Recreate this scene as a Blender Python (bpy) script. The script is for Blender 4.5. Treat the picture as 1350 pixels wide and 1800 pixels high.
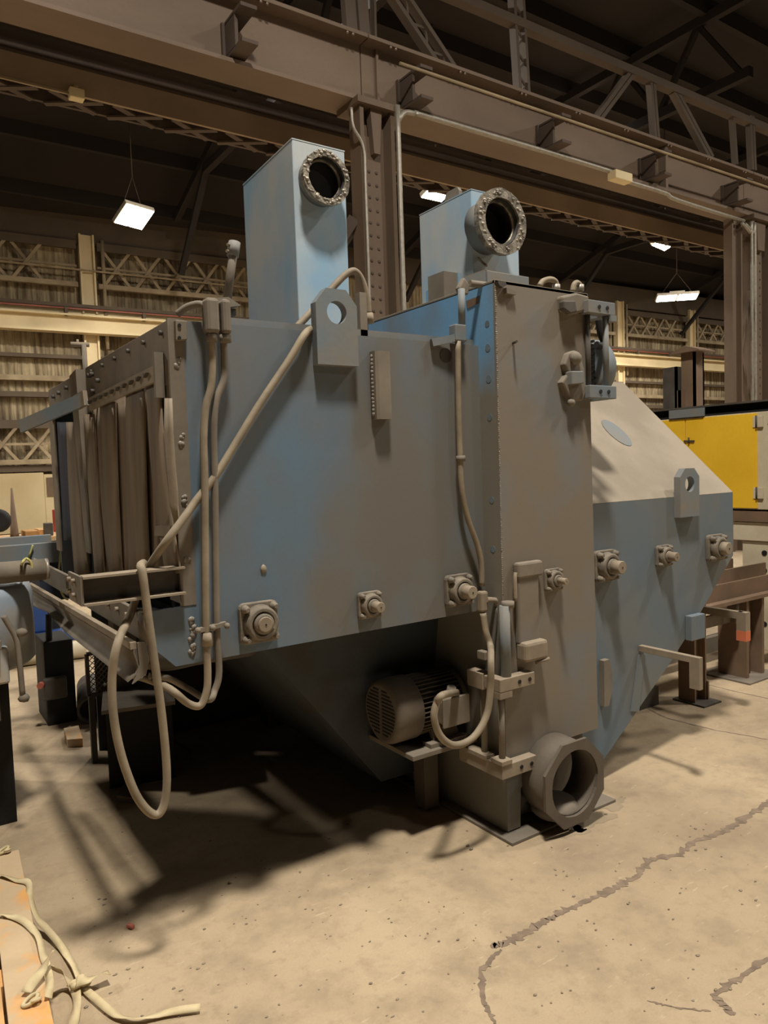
import bpy, math, random
import numpy as np
from mathutils import Vector, Matrix

for o in list(bpy.data.objects):
    bpy.data.objects.remove(o)
scene = bpy.context.scene
COL = scene.collection
random.seed(7)

# ------------------------------------------------------------------ camera
FPX = 1297.0
V1 = np.array([2600.0 - 675, 758.0 - 900, FPX])
V2 = np.array([-203.0 - 675, 853.0 - 900, FPX])
ex = V1 / np.linalg.norm(V1)
ey = V2 - ex * (V2 @ ex)
ey /= np.linalg.norm(ey)
ez = np.cross(ex, ey)
RW = np.stack([ex, ey, ez])
CAM = np.array([0.0, 0.0, 1.6])
cam_data = bpy.data.cameras.new('camera')
cam_data.sensor_fit = 'VERTICAL'
cam_data.sensor_height = 36.0
cam_data.lens = FPX * 36.0 / 1800.0
cam_data.clip_start = 0.05
cam_data.clip_end = 200
cam = bpy.data.objects.new('camera', cam_data)
COL.objects.link(cam)
m = Matrix.Identity(4)
for i in range(3):
    m[i][0] = RW[i, 0]
    m[i][1] = -RW[i, 1]
    m[i][2] = -RW[i, 2]
    m[i][3] = CAM[i]
cam.matrix_world = m
scene.camera = cam

# ------------------------------------------------------------------ world, lights, exposure
world = bpy.data.worlds.new('hall_air')
world.use_nodes = True
world.node_tree.nodes['Background'].inputs[0].default_value = (1.0, 0.86, 0.7, 1)
world.node_tree.nodes['Background'].inputs[1].default_value = 0.012
scene.world = world
scene.view_settings.view_transform = 'Standard'
scene.view_settings.look = 'None'
scene.view_settings.exposure = -0.2
scene.view_settings.gamma = 1.0
scene.view_settings.use_curve_mapping = False

WARM = (1.0, 0.92, 0.80)


def highbay_or_fill(loc, power, size=0.7, color=WARM, target=None, spread=math.radians(170)):
    l = bpy.data.lights.new('high_bay_or_fill_light', 'AREA')
    l.shape = 'DISK'
    l.size = size
    l.energy = power
    l.color = color
    l.spread = spread
    o = bpy.data.objects.new('high_bay_or_fill_light', l)
    o.location = loc
    if target is not None:
        o.rotation_euler = (Vector(target) - Vector(loc)).to_track_quat('-Z', 'Y').to_euler()
    COL.objects.link(o)
    return o


# the near aisle's own high bays (all hang outside the frame)
highbay_or_fill((0.8, 0.35, 9.5), 1150, 0.8)
highbay_or_fill((8.5, -0.4, 9.5), 520, 0.8)
highbay_or_fill((16.2, -0.4, 9.5), 900, 0.8)
highbay_or_fill((-6.5, 11.0, 9.5), 1100, 0.9)   # far aisle, left of the frame
highbay_or_fill((6.5, -8.0, 9.5), 200, 0.8)


# ------------------------------------------------------------------ pixel -> plane helpers (photo measured on 1350 x 1800)
def ray(x, y):
    return RW @ np.array([x - 675.0, y - 900.0, FPX])


def PX(x, y, X):
    v = ray(x, y)
    return Vector(CAM + v * (X - CAM[0]) / v[0])


def PY(x, y, Y):
    v = ray(x, y)
    return Vector(CAM + v * (Y - CAM[1]) / v[1])


def PZ(x, y, Z):
    v = ray(x, y)
    return Vector(CAM + v * (Z - CAM[2]) / v[2])


# ------------------------------------------------------------------ materials
def lin(c):
    return tuple(((x / 255) / 12.92 if x / 255 <= 0.04045 else ((x / 255 + 0.055) / 1.055) ** 2.4) for x in c) + (1.0,)


def mat_base(name):
    mt = bpy.data.materials.new(name)
    mt.use_nodes = True
    nt = mt.node_tree
    return mt, nt, nt.nodes['Principled BSDF']


def nn(nt, t, **kw):
    n = nt.nodes.new(t)
    for k, v in kw.items():
        setattr(n, k, v)
    return n


def noise(nt, vec, scale, detail=4.0, rough=0.55):
    n = nn(nt, 'ShaderNodeTexNoise')
    n.inputs['Scale'].default_value = scale
    n.inputs['Detail'].default_value = detail
    n.inputs['Roughness'].default_value = rough
    nt.links.new(vec, n.inputs['Vector'])
    return n.outputs['Fac']


def ramp(nt, fac, a, b):
    n = nn(nt, 'ShaderNodeMapRange')
    n.inputs['From Min'].default_value = a
    n.inputs['From Max'].default_value = b
    nt.links.new(fac, n.inputs['Value'])
    return n.outputs['Result']


def mix(nt, fac, a, b):
    n = nn(nt, 'ShaderNodeMix', data_type='RGBA')
    if isinstance(fac, float):
        n.inputs[0].default_value = fac
    else:
        nt.links.new(fac, n.inputs[0])
    for idx, c in ((6, a), (7, b)):
        if isinstance(c, tuple):
            n.inputs[idx].default_value = c
        else:
            nt.links.new(c, n.inputs[idx])
    return n.outputs[2]


def mathn(nt, op, a, b=0.0):
    n = nn(nt, 'ShaderNodeMath', operation=op)
    for i, c in enumerate((a, b)):
        if isinstance(c, (int, float)):
            n.inputs[i].default_value = c
        else:
            nt.links.new(c, n.inputs[i])
    return n.outputs[0]


def posvec(nt, scale=(1, 1, 1)):
    g = nn(nt, 'ShaderNodeNewGeometry')
    mp = nn(nt, 'ShaderNodeMapping')
    mp.inputs['Scale'].default_value = scale
    nt.links.new(g.outputs['Position'], mp.inputs['Vector'])
    return mp.outputs['Vector']


def bump(nt, bs, h, strength=0.2, dist=0.01):
    b = nn(nt, 'ShaderNodeBump')
    b.inputs['Strength'].default_value = strength
    b.inputs['Distance'].default_value = dist
    nt.links.new(h, b.inputs['Height'])
    nt.links.new(b.outputs['Normal'], bs.inputs['Normal'])


def plain(name, c, rough=0.7, var=0.25, scale=6.0, metallic=0.0, c2=None, stretch=(1, 1, 1), bmp=0.15, th=(0.35, 0.7), fine=60.0):
    """a colour with a blotchy second colour (dust, wear) over it"""
    mt, nt, bs = mat_base(name)
    vec = posvec(nt, stretch)
    c = lin(c)
    if c2 is None:
        c2 = tuple(x * (1 - var) for x in c[:3]) + (1.0,)
    else:
        c2 = lin(c2)
    f = ramp(nt, noise(nt, vec, scale, 6.0), *th)
    col = mix(nt, f, c, c2)
    f2 = noise(nt, vec, fine, 3.0)
    col = mix(nt, mathn(nt, 'MULTIPLY', f2, 0.25), col, tuple(x * 0.6 for x in c2[:3]) + (1.0,))
    nt.links.new(col, bs.inputs['Base Color'])
    bs.inputs['Roughness'].default_value = rough
    bs.inputs['Metallic'].default_value = metallic
    if bmp:
        bump(nt, bs, f2, bmp, 0.004)
    return mt


def paint(name, blue, dust, bias=0.0, gx=None, gz=None, scale=2.2, rust=(95, 75, 60), rust_amt=0.68, rough=0.62):
    """blue shop paint under blasting dust; bias >0 more dust; gx/gz = (from,to,weight) dust settling along x or z"""
    mt, nt, bs = mat_base(name)
    vec = posvec(nt)
    vs = posvec(nt, (1.0, 1.0, 0.35))
    n1 = noise(nt, vec, scale, 5.0, 0.5)
    n2 = noise(nt, vs, scale * 2.6, 4.0, 0.5)
    f = mathn(nt, 'ADD', mathn(nt, 'MULTIPLY', n1, 0.65), mathn(nt, 'MULTIPLY', n2, 0.35))
    f = mathn(nt, 'ADD', f, bias)
    sep = nn(nt, 'ShaderNodeSeparateXYZ')
    g = nn(nt, 'ShaderNodeNewGeometry')
    nt.links.new(g.outputs['Position'], sep.inputs[0])
    for idx, gr in ((0, gx), (2, gz)):
        if gr:
            t = ramp(nt, sep.outputs[idx], gr[0], gr[1])
            f = mathn(nt, 'ADD', f, mathn(nt, 'MULTIPLY', t, gr[2]))
    f = ramp(nt, f, 0.36, 0.66)
    col = mix(nt, f, lin(blue), lin(dust))
    n3 = ramp(nt, noise(nt, vs, scale * 1.7 + 1.3, 5.0, 0.6), rust_amt, rust_amt + 0.12)
    col = mix(nt, mathn(nt, 'MULTIPLY', n3, 0.55), col, lin(rust))
    n4 = noise(nt, vec, 90.0, 3.0)
    col = mix(nt, mathn(nt, 'MULTIPLY', n4, 0.22), col, tuple(x * 0.55 for x in lin(dust)[:3]) + (1.0,))
    nt.links.new(col, bs.inputs['Base Color'])
    bs.inputs['Roughness'].default_value = rough
    bump(nt, bs, n4, 0.06, 0.003)
    return mt


def emit(name, c, strength):
    mt, nt, bs = mat_base(name)
    bs.inputs['Base Color'].default_value = (0.8, 0.8, 0.8, 1)
    bs.inputs['Emission Color'].default_value = tuple(c) + (1.0,)
    bs.inputs['Emission Strength'].default_value = strength
    return mt


M = {}
M['panel'] = paint('dusted_blue_panel', (92, 118, 140), (108, 106, 101), bias=-0.06, gx=(0.8, 1.9, 0.26))
M['tower'] = paint('pale_blue_paint', (136, 176, 206), (184, 188, 188), bias=0.03, scale=3.0, rust_amt=0.72, rust=(190, 165, 130))
M['hood'] = paint('bright_blue_paint', (110, 160, 198), (140, 156, 164), bias=-0.10, scale=3.0, rust_amt=0.66, rust=(150, 120, 95))
M['elevator'] = paint('dust_brown_panel', (104, 126, 144), (124, 115, 103), bias=0.16, rust_amt=0.66, rust=(112, 96, 80))
M['strip_side'] = paint('elevator_side_paint', (108, 158, 200), (122, 118, 108), bias=0.3, gz=(1.75, 2.15, -0.42), rust_amt=0.66, rust=(105, 98, 88))
M['rpanel'] = paint('grey_blue_panel', (90, 112, 130), (112, 115, 114), bias=0.03, scale=1.8, rust_amt=0.74)
M['slope'] = plain('dust_beige_roof', (154, 143, 127), 0.8, scale=1.8, c2=(136, 126, 111), th=(0.42, 0.62), bmp=0.05)
M['dusty'] = plain('blasting_dust_brown', (130, 121, 108), 0.8, scale=5, c2=(106, 98, 87), bmp=0.1)
M['dusty_light'] = plain('pale_dusty_steel', (152, 139, 120), 0.75, scale=6, c2=(124, 112, 96), bmp=0.1)
M['dusty_blue'] = plain('dusty_blue_grey_steel', (108, 122, 132), 0.7, scale=5, c2=(128, 120, 108), bmp=0.1)
M['dark_steel'] = plain('dark_grey_steel', (86, 82, 76), 0.7, scale=6, c2=(64, 58, 52))
M['boot'] = plain('boot_grey_brown', (104, 95, 84), 0.75, scale=4, c2=(84, 76, 66))
M['hopper'] = plain('hopper_blue_shade_darkened', (66, 76, 84), 0.8, scale=3, c2=(58, 54, 48))  # blue darkened so the colour carries the shade under the machine
M['rubber'] = plain('dusty_rubber_strip', (134, 118, 98), 0.85, scale=3, c2=(100, 88, 74), stretch=(1, 3, 0.3), bmp=0.1)
M['rubber_dark'] = plain('dark_navy_rubber', (38, 46, 62), 0.8, scale=5)
M['conduit'] = plain('dusty_flexible_conduit', (150, 137, 116), 0.7, scale=8, c2=(118, 107, 90), bmp=0.1)
M['galv'] = plain('galvanised_conduit', (170, 164, 152), 0.45, scale=20, metallic=0.4)
M['cast'] = plain('dusty_cast_iron', (134, 124, 108), 0.75, scale=14, c2=(92, 86, 78), bmp=0.25, fine=90)
M['ring'] = plain('weld_spattered_flange', (166, 158, 144), 0.42, scale=26, c2=(104, 97, 88), metallic=0.45, bmp=0.6, fine=90, th=(0.42, 0.62))
M['black'] = plain('matt_black', (16, 16, 17), 0.7, scale=8)
M['inside'] = plain('duct_inside_dark', (40, 40, 42), 0.8, scale=8)
M['motor'] = plain('motor_grey_brown', (104, 94, 82), 0.65, scale=5, c2=(84, 76, 66))
M['weld'] = plain('grey_weld_bead', (138, 132, 122), 0.5, scale=60, bmp=0.5)
M['girder'] = plain('brown_grey_girder', (128, 110, 94), 0.75, scale=0.9, c2=(108, 92, 79), stretch=(0.5, 1, 1), bmp=0.1)
M['girder_dark'] = plain('dark_brown_girder', (92, 78, 68), 0.8, scale=0.9, c2=(72, 60, 52), bmp=0.1)
M['column'] = plain('brown_column_steel', (112, 94, 78), 0.7, scale=1.6, c2=(90, 75, 62), stretch=(1, 1, 0.4))
M['beam_lit'] = plain('girder_lit_copy', (164, 142, 118), 0.8, scale=0.9, c2=(138, 118, 98), bmp=0.1)  # lighter copy of the girder brown, lit look put into the colour
M['rail'] = plain('worn_crane_rail', (150, 132, 116), 0.4, scale=3, metallic=0.5)
M['truss'] = plain('grey_brown_truss', (116, 102, 90), 0.8, scale=1.2)
M['ceiling'] = plain('sooty_roof_deck', (42, 34, 30), 0.95, scale=0.4, c2=(29, 24, 22), bmp=0)
M['purlin'] = plain('sooty_purlin', (40, 34, 32), 0.9, scale=0.5, bmp=0)
M['cream'] = plain('cream_painted_steel', (226, 208, 166), 0.6, scale=1.2, c2=(206, 186, 144), th=(0.4, 0.8), bmp=0.03)
M['lattice'] = plain('dusty_lattice_bar', (176, 158, 128), 0.8, scale=2.0, c2=(132, 116, 92))
M['girt'] = plain('sooty_girt', (96, 82, 66), 0.8, scale=1.5)
M['white_wall'] = plain('stained_cream_board', (216, 200, 160), 0.8, scale=0.8, c2=(196, 176, 134))
M['door'] = plain('brown_door', (116, 96, 76), 0.7)
M['red_line'] = plain('dull_red_bus_bar', (150, 80, 62), 0.6)
M['yellow'] = plain('yellow_sheet', (246, 200, 50), 0.5, scale=2.5, c2=(232, 184, 40), bmp=0.03)
M['ivory'] = plain('ivory_machine_paint', (212, 202, 176), 0.6, scale=2.5, c2=(184, 172, 146))
M['brown_steel'] = plain('brown_primer_steel', (126, 102, 82), 0.7, scale=3, c2=(100, 82, 66))
M['orange'] = plain('orange_paint', (216, 120, 84), 0.7)
M['tank'] = plain('scuffed_blue_tank', (150, 166, 186), 0.5, scale=3.5, c2=(176, 170, 158), th=(0.4, 0.6))
M['blue_deep'] = plain('deep_blue_machine', (38, 74, 138), 0.5)
M['wood'] = plain('pine_board', (226, 176, 112), 0.75, scale=3.5, c2=(190, 150, 102), stretch=(1, 1, 1), th=(0.42, 0.6))
M['wood_dirty'] = plain('dusty_board', (188, 168, 138), 0.8, scale=5.0, c2=(214, 160, 96), th=(0.5, 0.62))
M['strap'] = plain('cream_woven_strap', (214, 198, 160), 0.7, scale=10, c2=(186, 170, 132))
M['card'] = plain('cardboard', (190, 146, 92), 0.8)
M['red'] = plain('red_plastic', (178, 62, 52), 0.5)
M['red_dusty'] = plain('dusty_red_plug', (176, 98, 82), 0.6)
M['yellow_wire'] = plain('yellow_green_wire', (196, 190, 120), 0.6)
M['glove'] = plain('grey_fixture', (190, 180, 160), 0.6)
M['lamp'] = emit('lit_lamp_lens', (1.0, 0.93, 0.8), 18.0)


def corrugated_mat():
    mt, nt, bs = mat_base('sooty_corrugated_sheet')
    v = posvec(nt, (5.0, 5.0, 0.35))
    v2 = posvec(nt, (0.6, 0.6, 0.6))
    a = ramp(nt, noise(nt, v, 1.6, 6.0, 0.65), 0.38, 0.62)
    b = ramp(nt, noise(nt, v2, 1.1, 5.0), 0.4, 0.62)
    col = mix(nt, a, lin((186, 170, 136)), lin((112, 96, 72)))
    col = mix(nt, mathn(nt, 'MULTIPLY', b, 0.65), col, lin((70, 58, 44)))
    nt.links.new(col, bs.inputs['Base Color'])
    bs.inputs['Roughness'].default_value = 0.85
    return mt


M['sheet'] = corrugated_mat()


def floor_mat():
    mt, nt, bs = mat_base('worn_concrete_floor')
    v = posvec(nt)
    a = ramp(nt, noise(nt, v, 0.8, 6.0), 0.35, 0.68)
    b = ramp(nt, noise(nt, v, 3.2, 9.0, 0.7), 0.48, 0.72)
    c = noise(nt, v, 140.0, 3.0)
    d = ramp(nt, noise(nt, v, 17.0, 6.0, 0.7), 0.52, 0.7)
    col = mix(nt, a, lin((182, 163, 134)), lin((154, 136, 111)))
    col = mix(nt, mathn(nt, 'MULTIPLY', b, 0.6), col, lin((128, 112, 93)))
    col = mix(nt, mathn(nt, 'MULTIPLY', c, 0.3), col, lin((120, 104, 84)))
    col = mix(nt, mathn(nt, 'MULTIPLY', d, 0.35), col, lin((122, 106, 88)))
    e = ramp(nt, noise(nt, posvec(nt, (1.0, 6.0, 1.0)), 11.0, 4.0, 0.6), 0.64, 0.7)
    col = mix(nt, mathn(nt, 'MULTIPLY', e, 0.35), col, lin((206, 190, 160)))
    vor = nn(nt, 'ShaderNodeTexVoronoi')
    vor.inputs['Scale'].default_value = 26.0
    nt.links.new(v, vor.inputs['Vector'])
    sp = ramp(nt, vor.outputs['Distance'], 0.09, 0.03)
    keep = ramp(nt, noise(nt, v, 9.0, 2.0), 0.55, 0.62)
    sp = mathn(nt, 'MULTIPLY', sp, keep)
    col = mix(nt, mathn(nt, 'MULTIPLY', sp, 0.7), col, lin((96, 82, 66)))
    nt.links.new(col, bs.inputs['Base Color'])
    bs.inputs['Roughness'].default_value = 0.78
    bump(nt, bs, noise(nt, v, 30.0, 8.0, 0.7), 0.25, 0.006)
    return mt


M['floor'] = floor_mat()
M['spot'] = plain('faded_plug_spot', (108, 124, 134), 0.7, scale=8)
M['crack'] = plain('dusty_floor_crack', (140, 122, 104), 0.9, scale=22, c2=(108, 94, 80), bmp=0.4)
M['dust_spill'] = plain('grey_dust_spill', (150, 135, 112), 0.95, scale=9)

# ------------------------------------------------------------------ mesh builder
ORIG = {}


class MB:
    def __init__(self):
        self.v = []
        self.f = []
        self.s = []

    def add(self, vs, fs, smooth=False):
        n = len(self.v)
        self.v += [Vector(p) for p in vs]
        for f in fs:
            self.f.append([i + n for i in f])
            self.s.append(smooth)
        return self

    def box(self, a, b):
        x0, x1 = sorted((a[0], b[0]))
        y0, y1 = sorted((a[1], b[1]))
        z0, z1 = sorted((a[2], b[2]))
        vs = [(x0, y0, z0), (x1, y0, z0), (x1, y1, z0), (x0, y1, z0), (x0, y0, z1), (x1, y0, z1), (x1, y1, z1), (x0, y1, z1)]
        return self.add(vs, [(0, 3, 2, 1), (4, 5, 6, 7), (0, 1, 5, 4), (1, 2, 6, 5), (2, 3, 7, 6), (3, 0, 4, 7)])

    def bar(self, p, q, w, h, up=(0, 0, 1)):
        """box section w (sideways) x h (along up) from p to q"""
        p, q = Vector(p), Vector(q)
        d = (q - p).normalized()
        u = Vector(up)
        s = d.cross(u)
        if s.length < 1e-4:
            s = d.cross(Vector((1, 0, 0)))
        s.normalize()
        u = s.cross(d).normalized()
        vs = []
        for e in (p, q):
            for a, b in ((-1, -1), (1, -1), (1, 1), (-1, 1)):
                vs.append(e + s * (a * w / 2) + u * (b * h / 2))
        return self.add(vs, [(0, 1, 2, 3), (7, 6, 5, 4), (0, 4, 5, 1), (1, 5, 6, 2), (2, 6, 7, 3), (3, 7, 4, 0)])

    def prism(self, poly, off):
        n = len(poly)
        off = Vector(off)
        vs = [Vector(p) for p in poly] + [Vector(p) + off for p in poly]
        fs = [tuple(range(n)), tuple(range(2 * n - 1, n - 1, -1))]
        fs += [(i, i + n, (i + 1) % n + n, (i + 1) % n) for i in range(n)]
        return self.add(vs, fs)

    def holed(self, outer, inner, off):
        """plate between two loops of equal count, extruded by off"""
        n = len(outer)
        off = Vector(off)
        vs = [Vector(p) for p in outer] + [Vector(p) for p in inner]
        vs += [p + off for p in vs]
        fs = []
        for i in range(n):
            j = (i + 1) % n
            fs += [(i, j, n + j, n + i), (2 * n + j, 2 * n + i, 3 * n + i, 3 * n + j), (j, i, 2 * n + i, 2 * n + j), (n + i, n + j, 3 * n + j, 3 * n + i)]
        return self.add(vs, fs)

    def frame(self, d):
        d = Vector(d).normalized()
        a = Vector((0, 0, 1)) if abs(d.z) < 0.9 else Vector((1, 0, 0))
        s = d.cross(a).normalized()
        return d, s, s.cross(d).normalized()

    def lathe(self, p, d, prof, n=20, smooth=True):
        """prof: list of (radius, distance along d)"""
        p = Vector(p)
        d, s, u = self.frame(d)
        vs = []
        for r, h in prof:
            for k in range(n):
                a = 2 * math.pi * k / n
                vs.append(p + d * h + (s * math.cos(a) + u * math.sin(a)) * r)
        b = len(self.v)
        for j in range(len(prof) - 1):
            fs = [(j * n + k, j * n + (k + 1) % n, (j + 1) * n + (k + 1) % n, (j + 1) * n + k) for k in range(n)]
            for f in fs:
                self.f.append([i + b for i in f])
                self.s.append(smooth and abs(prof[j][1] - prof[j + 1][1]) > 1e-6 and prof[j][0] != prof[j + 1][0] or smooth and prof[j][0] == prof[j + 1][0])
        self.v += vs
        self.f.append([b + k for k in range(n - 1, -1, -1)])
        self.s.append(False)
        self.f.append([b + (len(prof) - 1) * n + k for k in range(n)])
        self.s.append(False)
        return self

    def cyl(self, p, q, r, n=16, r2=None):
        d = Vector(q) - Vector(p)
        return self.lathe(p, d, [(r, 0), (r if r2 is None else r2, d.length)], n)

    def pipe(self, p, q, ro, ri, n=28):
        p, q = Vector(p), Vector(q)
        d = q - p
        L = d.length
        d, s, u = self.frame(d)
        c = [(math.cos(2 * math.pi * k / n), math.sin(2 * math.pi * k / n)) for k in range(n)]
        loops = [(ro, 0), (ro, L), (ri, L), (ri, 0)]
        vs = [p + d * h + (s * a + u * b) * r for r, h in loops for a, b in c]
        b0 = len(self.v)
        self.v += vs
        for j in range(4):
            for k in range(n):
                self.f.append([b0 + j * n + k, b0 + j * n + (k + 1) % n, b0 + ((j + 1) % 4) * n + (k + 1) % n, b0 + ((j + 1) % 4) * n + k])
                self.s.append(j in (0, 2))
        return self

    def tube(self, pts, r, n=10, sub=6, smooth_path=True):
        P = [Vector(p) for p in pts]
        if smooth_path and len(P) > 2:
            Q = []
            for i in range(len(P) - 1):
                p0 = P[i - 1] if i else P[i] * 2 - P[i + 1]
                p1, p2 = P[i], P[i + 1]
                p3 = P[i + 2] if i + 2 < len(P) else p2 * 2 - p1
                for k in range(sub):
                    t = k / sub
                    Q.append(0.5 * ((2 * p1) + (p2 - p0) * t + (2 * p0 - 5 * p1 + 4 * p2 - p3) * t * t + (3 * p1 - p0 - 3 * p2 + p3) * t ** 3))
            Q.append(P[-1])
            P = Q
        b = len(self.v)
        ref = None
        for i, p in enumerate(P):
            d = (P[min(i + 1, len(P) - 1)] - P[max(i - 1, 0)]).normalized()
            if ref is None:
                _, s, u = self.frame(d)
            else:
                s = (ref - d * ref.dot(d)).normalized()
                u = s.cross(d)
            ref = s
            for k in range(n):
                a = 2 * math.pi * k / n
                self.v.append(p + (s * math.cos(a) + u * math.sin(a)) * r)
        for i in range(len(P) - 1):
            for k in range(n):
                self.f.append([b + i * n + k, b + i * n + (k + 1) % n, b + (i + 1) * n + (k + 1) % n, b + (i + 1) * n + k])
                self.s.append(True)
        self.f.append([b + k for k in range(n - 1, -1, -1)])
        self.s.append(False)
        self.f.append([b + (len(P) - 1) * n + k for k in range(n)])
        self.s.append(False)
        return self

    def ball(self, c, r, sq=(1, 1, 1), n=8, jitter=0.0):
        c = Vector(c)
        vs = []
        rows = n // 2
        for i in range(1, rows):
            t = math.pi * i / rows
            for k in range(n):
                a = 2 * math.pi * k / n
                q = r * (1 + random.uniform(-jitter, jitter))
                vs.append(c + Vector((q * sq[0] * math.sin(t) * math.cos(a), q * sq[1] * math.sin(t) * math.sin(a), q * sq[2] * math.cos(t))))
        vs += [c + Vector((0, 0, r * sq[2])), c - Vector((0, 0, r * sq[2]))]
        T, B = len(vs) - 2, len(vs) - 1
        fs = [(T, k, (k + 1) % n) for k in range(n)]
        for i in range(rows - 2):
            fs += [(i * n + k, (i + 1) * n + k, (i + 1) * n + (k + 1) % n, i * n + (k + 1) % n) for k in range(n)]
        fs += [((rows - 2) * n + (k + 1) % n, (rows - 2) * n + k, B) for k in range(n)]
        return self.add(vs, fs, True)

    def sheet(self, grid, thick):
        """grid[i][j] of points -> a sheet given thickness along its local normals"""
        R, Cn = len(grid), len(grid[0])
        g = [[Vector(p) for p in row] for row in grid]
        nrm = []
        for i in range(R):
            for j in range(Cn):
                du = g[min(i + 1, R - 1)][j] - g[max(i - 1, 0)][j]
                dv = g[i][min(j + 1, Cn - 1)] - g[i][max(j - 1, 0)]
                q = du.cross(dv)
                nrm.append(q.normalized() if q.length > 1e-9 else Vector((0, 0, 1)))
        b = len(self.v)
        flat = [p for row in g for p in row]
        self.v += flat + [p - q * thick for p, q in zip(flat, nrm)]
        N = R * Cn
        for i in range(R - 1):
            for j in range(Cn - 1):
                a, c, d, e = i * Cn + j, (i + 1) * Cn + j, (i + 1) * Cn + j + 1, i * Cn + j + 1
                self.f += [[b + a, b + c, b + d, b + e], [b + N + e, b + N + d, b + N + c, b + N + a]]
                self.s += [True, True]
        edge = [i * Cn for i in range(R)] + [(R - 1) * Cn + j for j in range(1, Cn)] + [i * Cn + Cn - 1 for i in range(R - 2, -1, -1)] + [j for j in range(Cn - 2, 0, -1)]
        for k in range(len(edge)):
            a, c = edge[k], edge[(k + 1) % len(edge)]
            self.f.append([b + c, b + a, b + N + a, b + N + c])
            self.s.append(False)
        return self

    def build(self, name, mat, parent=None, bevel=0.0, kind=None, label=None, origin=None):
        if parent is not None:
            og = ORIG[parent.name]
        elif origin is not None:
            og = Vector(origin)
        else:
            xs = [p.x for p in self.v]
            ys = [p.y for p in self.v]
            zs = [p.z for p in self.v]
            og = Vector(((min(xs) + max(xs)) / 2, (min(ys) + max(ys)) / 2, min(zs)))
        me = bpy.data.meshes.new(name)
        me.from_pydata([tuple(p - og) for p in self.v], [], self.f)
        me.polygons.foreach_set('use_smooth', self.s)
        me.update()
        import bmesh
        bm = bmesh.new()
        bm.from_mesh(me)
        bmesh.ops.recalc_face_normals(bm, faces=bm.faces)
        bm.to_mesh(me)
        bm.free()
        me.materials.append(M[mat])
        o = bpy.data.objects.new(name, me)
        COL.objects.link(o)
        if parent is not None:
            o.parent = parent
        else:
            o.location = og
        ORIG[o.name] = og
        if bevel:
            bv = o.modifiers.new('edge', 'BEVEL')
            bv.width = bevel
            bv.segments = 2
            bv.limit_method = 'ANGLE'
            bv.angle_limit = math.radians(40)
        if kind:
            o['kind'] = kind
        if label:
            o['label'] = label
        return o


def tag(o, label, cat, group=None):
    o['label'] = label
    o['category'] = cat
    if group:
        o['group'] = group
    return o


def thing(name, label, cat, loc, group=None):
    o = bpy.data.objects.new(name, None)
    o.empty_display_size = 0.2
    COL.objects.link(o)
    o.location = loc
    ORIG[o.name] = Vector(loc)
    return tag(o, label, cat, group)


def circle(c, r, n, plane='xz', start=0.0):
    out = []
    for k in range(n):
        a = start + 2 * math.pi * k / n
        x, y = r * math.cos(a), r * math.sin(a)
        out.append(Vector(c) + (Vector((x, 0, y)) if plane == 'xz' else Vector((0, x, y)) if plane == 'yz' else Vector((x, y, 0))))
    return out


def resample(poly, c, n, start=0.0):
    """points of a closed star-shaped xz polygon hit by rays from c, matching circle()'s order"""
    out = []
    for k in range(n):
        a = start + 2 * math.pi * k / n
        d = Vector((math.cos(a), math.sin(a)))
        best = None
        for i in range(len(poly)):
            p, q = poly[i], poly[(i + 1) % len(poly)]
            p2, q2 = Vector((p[0] - c[0], p[2] - c[2])), Vector((q[0] - c[0], q[2] - c[2]))
            e = q2 - p2
            den = d.x * e.y - d.y * e.x
            if abs(den) < 1e-9:
                continue
            t = (p2.x * e.y - p2.y * e.x) / den
            s = (p2.x * d.y - p2.y * d.x) / den
            if t > 0 and -1e-6 <= s <= 1 + 1e-6:
                best = t if best is None else max(best, t)
        out.append(Vector((c[0] + d.x * best, c[1], c[2] + d.y * best)))
    return out


# ================================================================== the hall
fl = MB().box((-14, -12, -0.2), (48, 26, 0.0)).build('floor', 'floor', kind='structure')
ceil = MB().box((-14, -12, 11.2), (48, 14.5, 11.4)).prism([(-14, 14.5, 11.2), (-14, 24.5, 7.9), (-14, 24.5, 8.1), (-14, 14.5, 11.4)], (62, 0, 0)).build('ceiling', 'ceiling', kind='structure')
for k in range(9):
    y = 5.5 + k * 1.9
    zz = 11.2 if y < 14.4 else 11.2 - (y - 14.5) * 0.33
    MB().box((-10, y, zz - 0.35), (46, y + 0.14, zz)).build('purlin', 'purlin', ceil)

# far wall runs a touch off parallel to the girder line
WA = Vector((2.756, 21.85, 0))
WT = (Vector((33.1, 20.12, 0)) - WA).normalized()
WN = Vector((WT.y, -WT.x, 0))          # towards the camera


def W(u, off, z):
    return WA + WT * u + WN * off + Vector((0, 0, z))


def wbox(mb, u0, u1, o0, o1, z0, z1):
    vs = [W(u, o, z) for z in (z0, z1) for (u, o) in ((u0, o0), (u1, o0), (u1, o1), (u0, o1))]
    mb.add(vs, [(0, 3, 2, 1), (4, 5, 6, 7), (0, 1, 5, 4), (1, 2, 6, 5), (2, 3, 7, 6), (3, 0, 4, 7)])
    return mb


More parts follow.
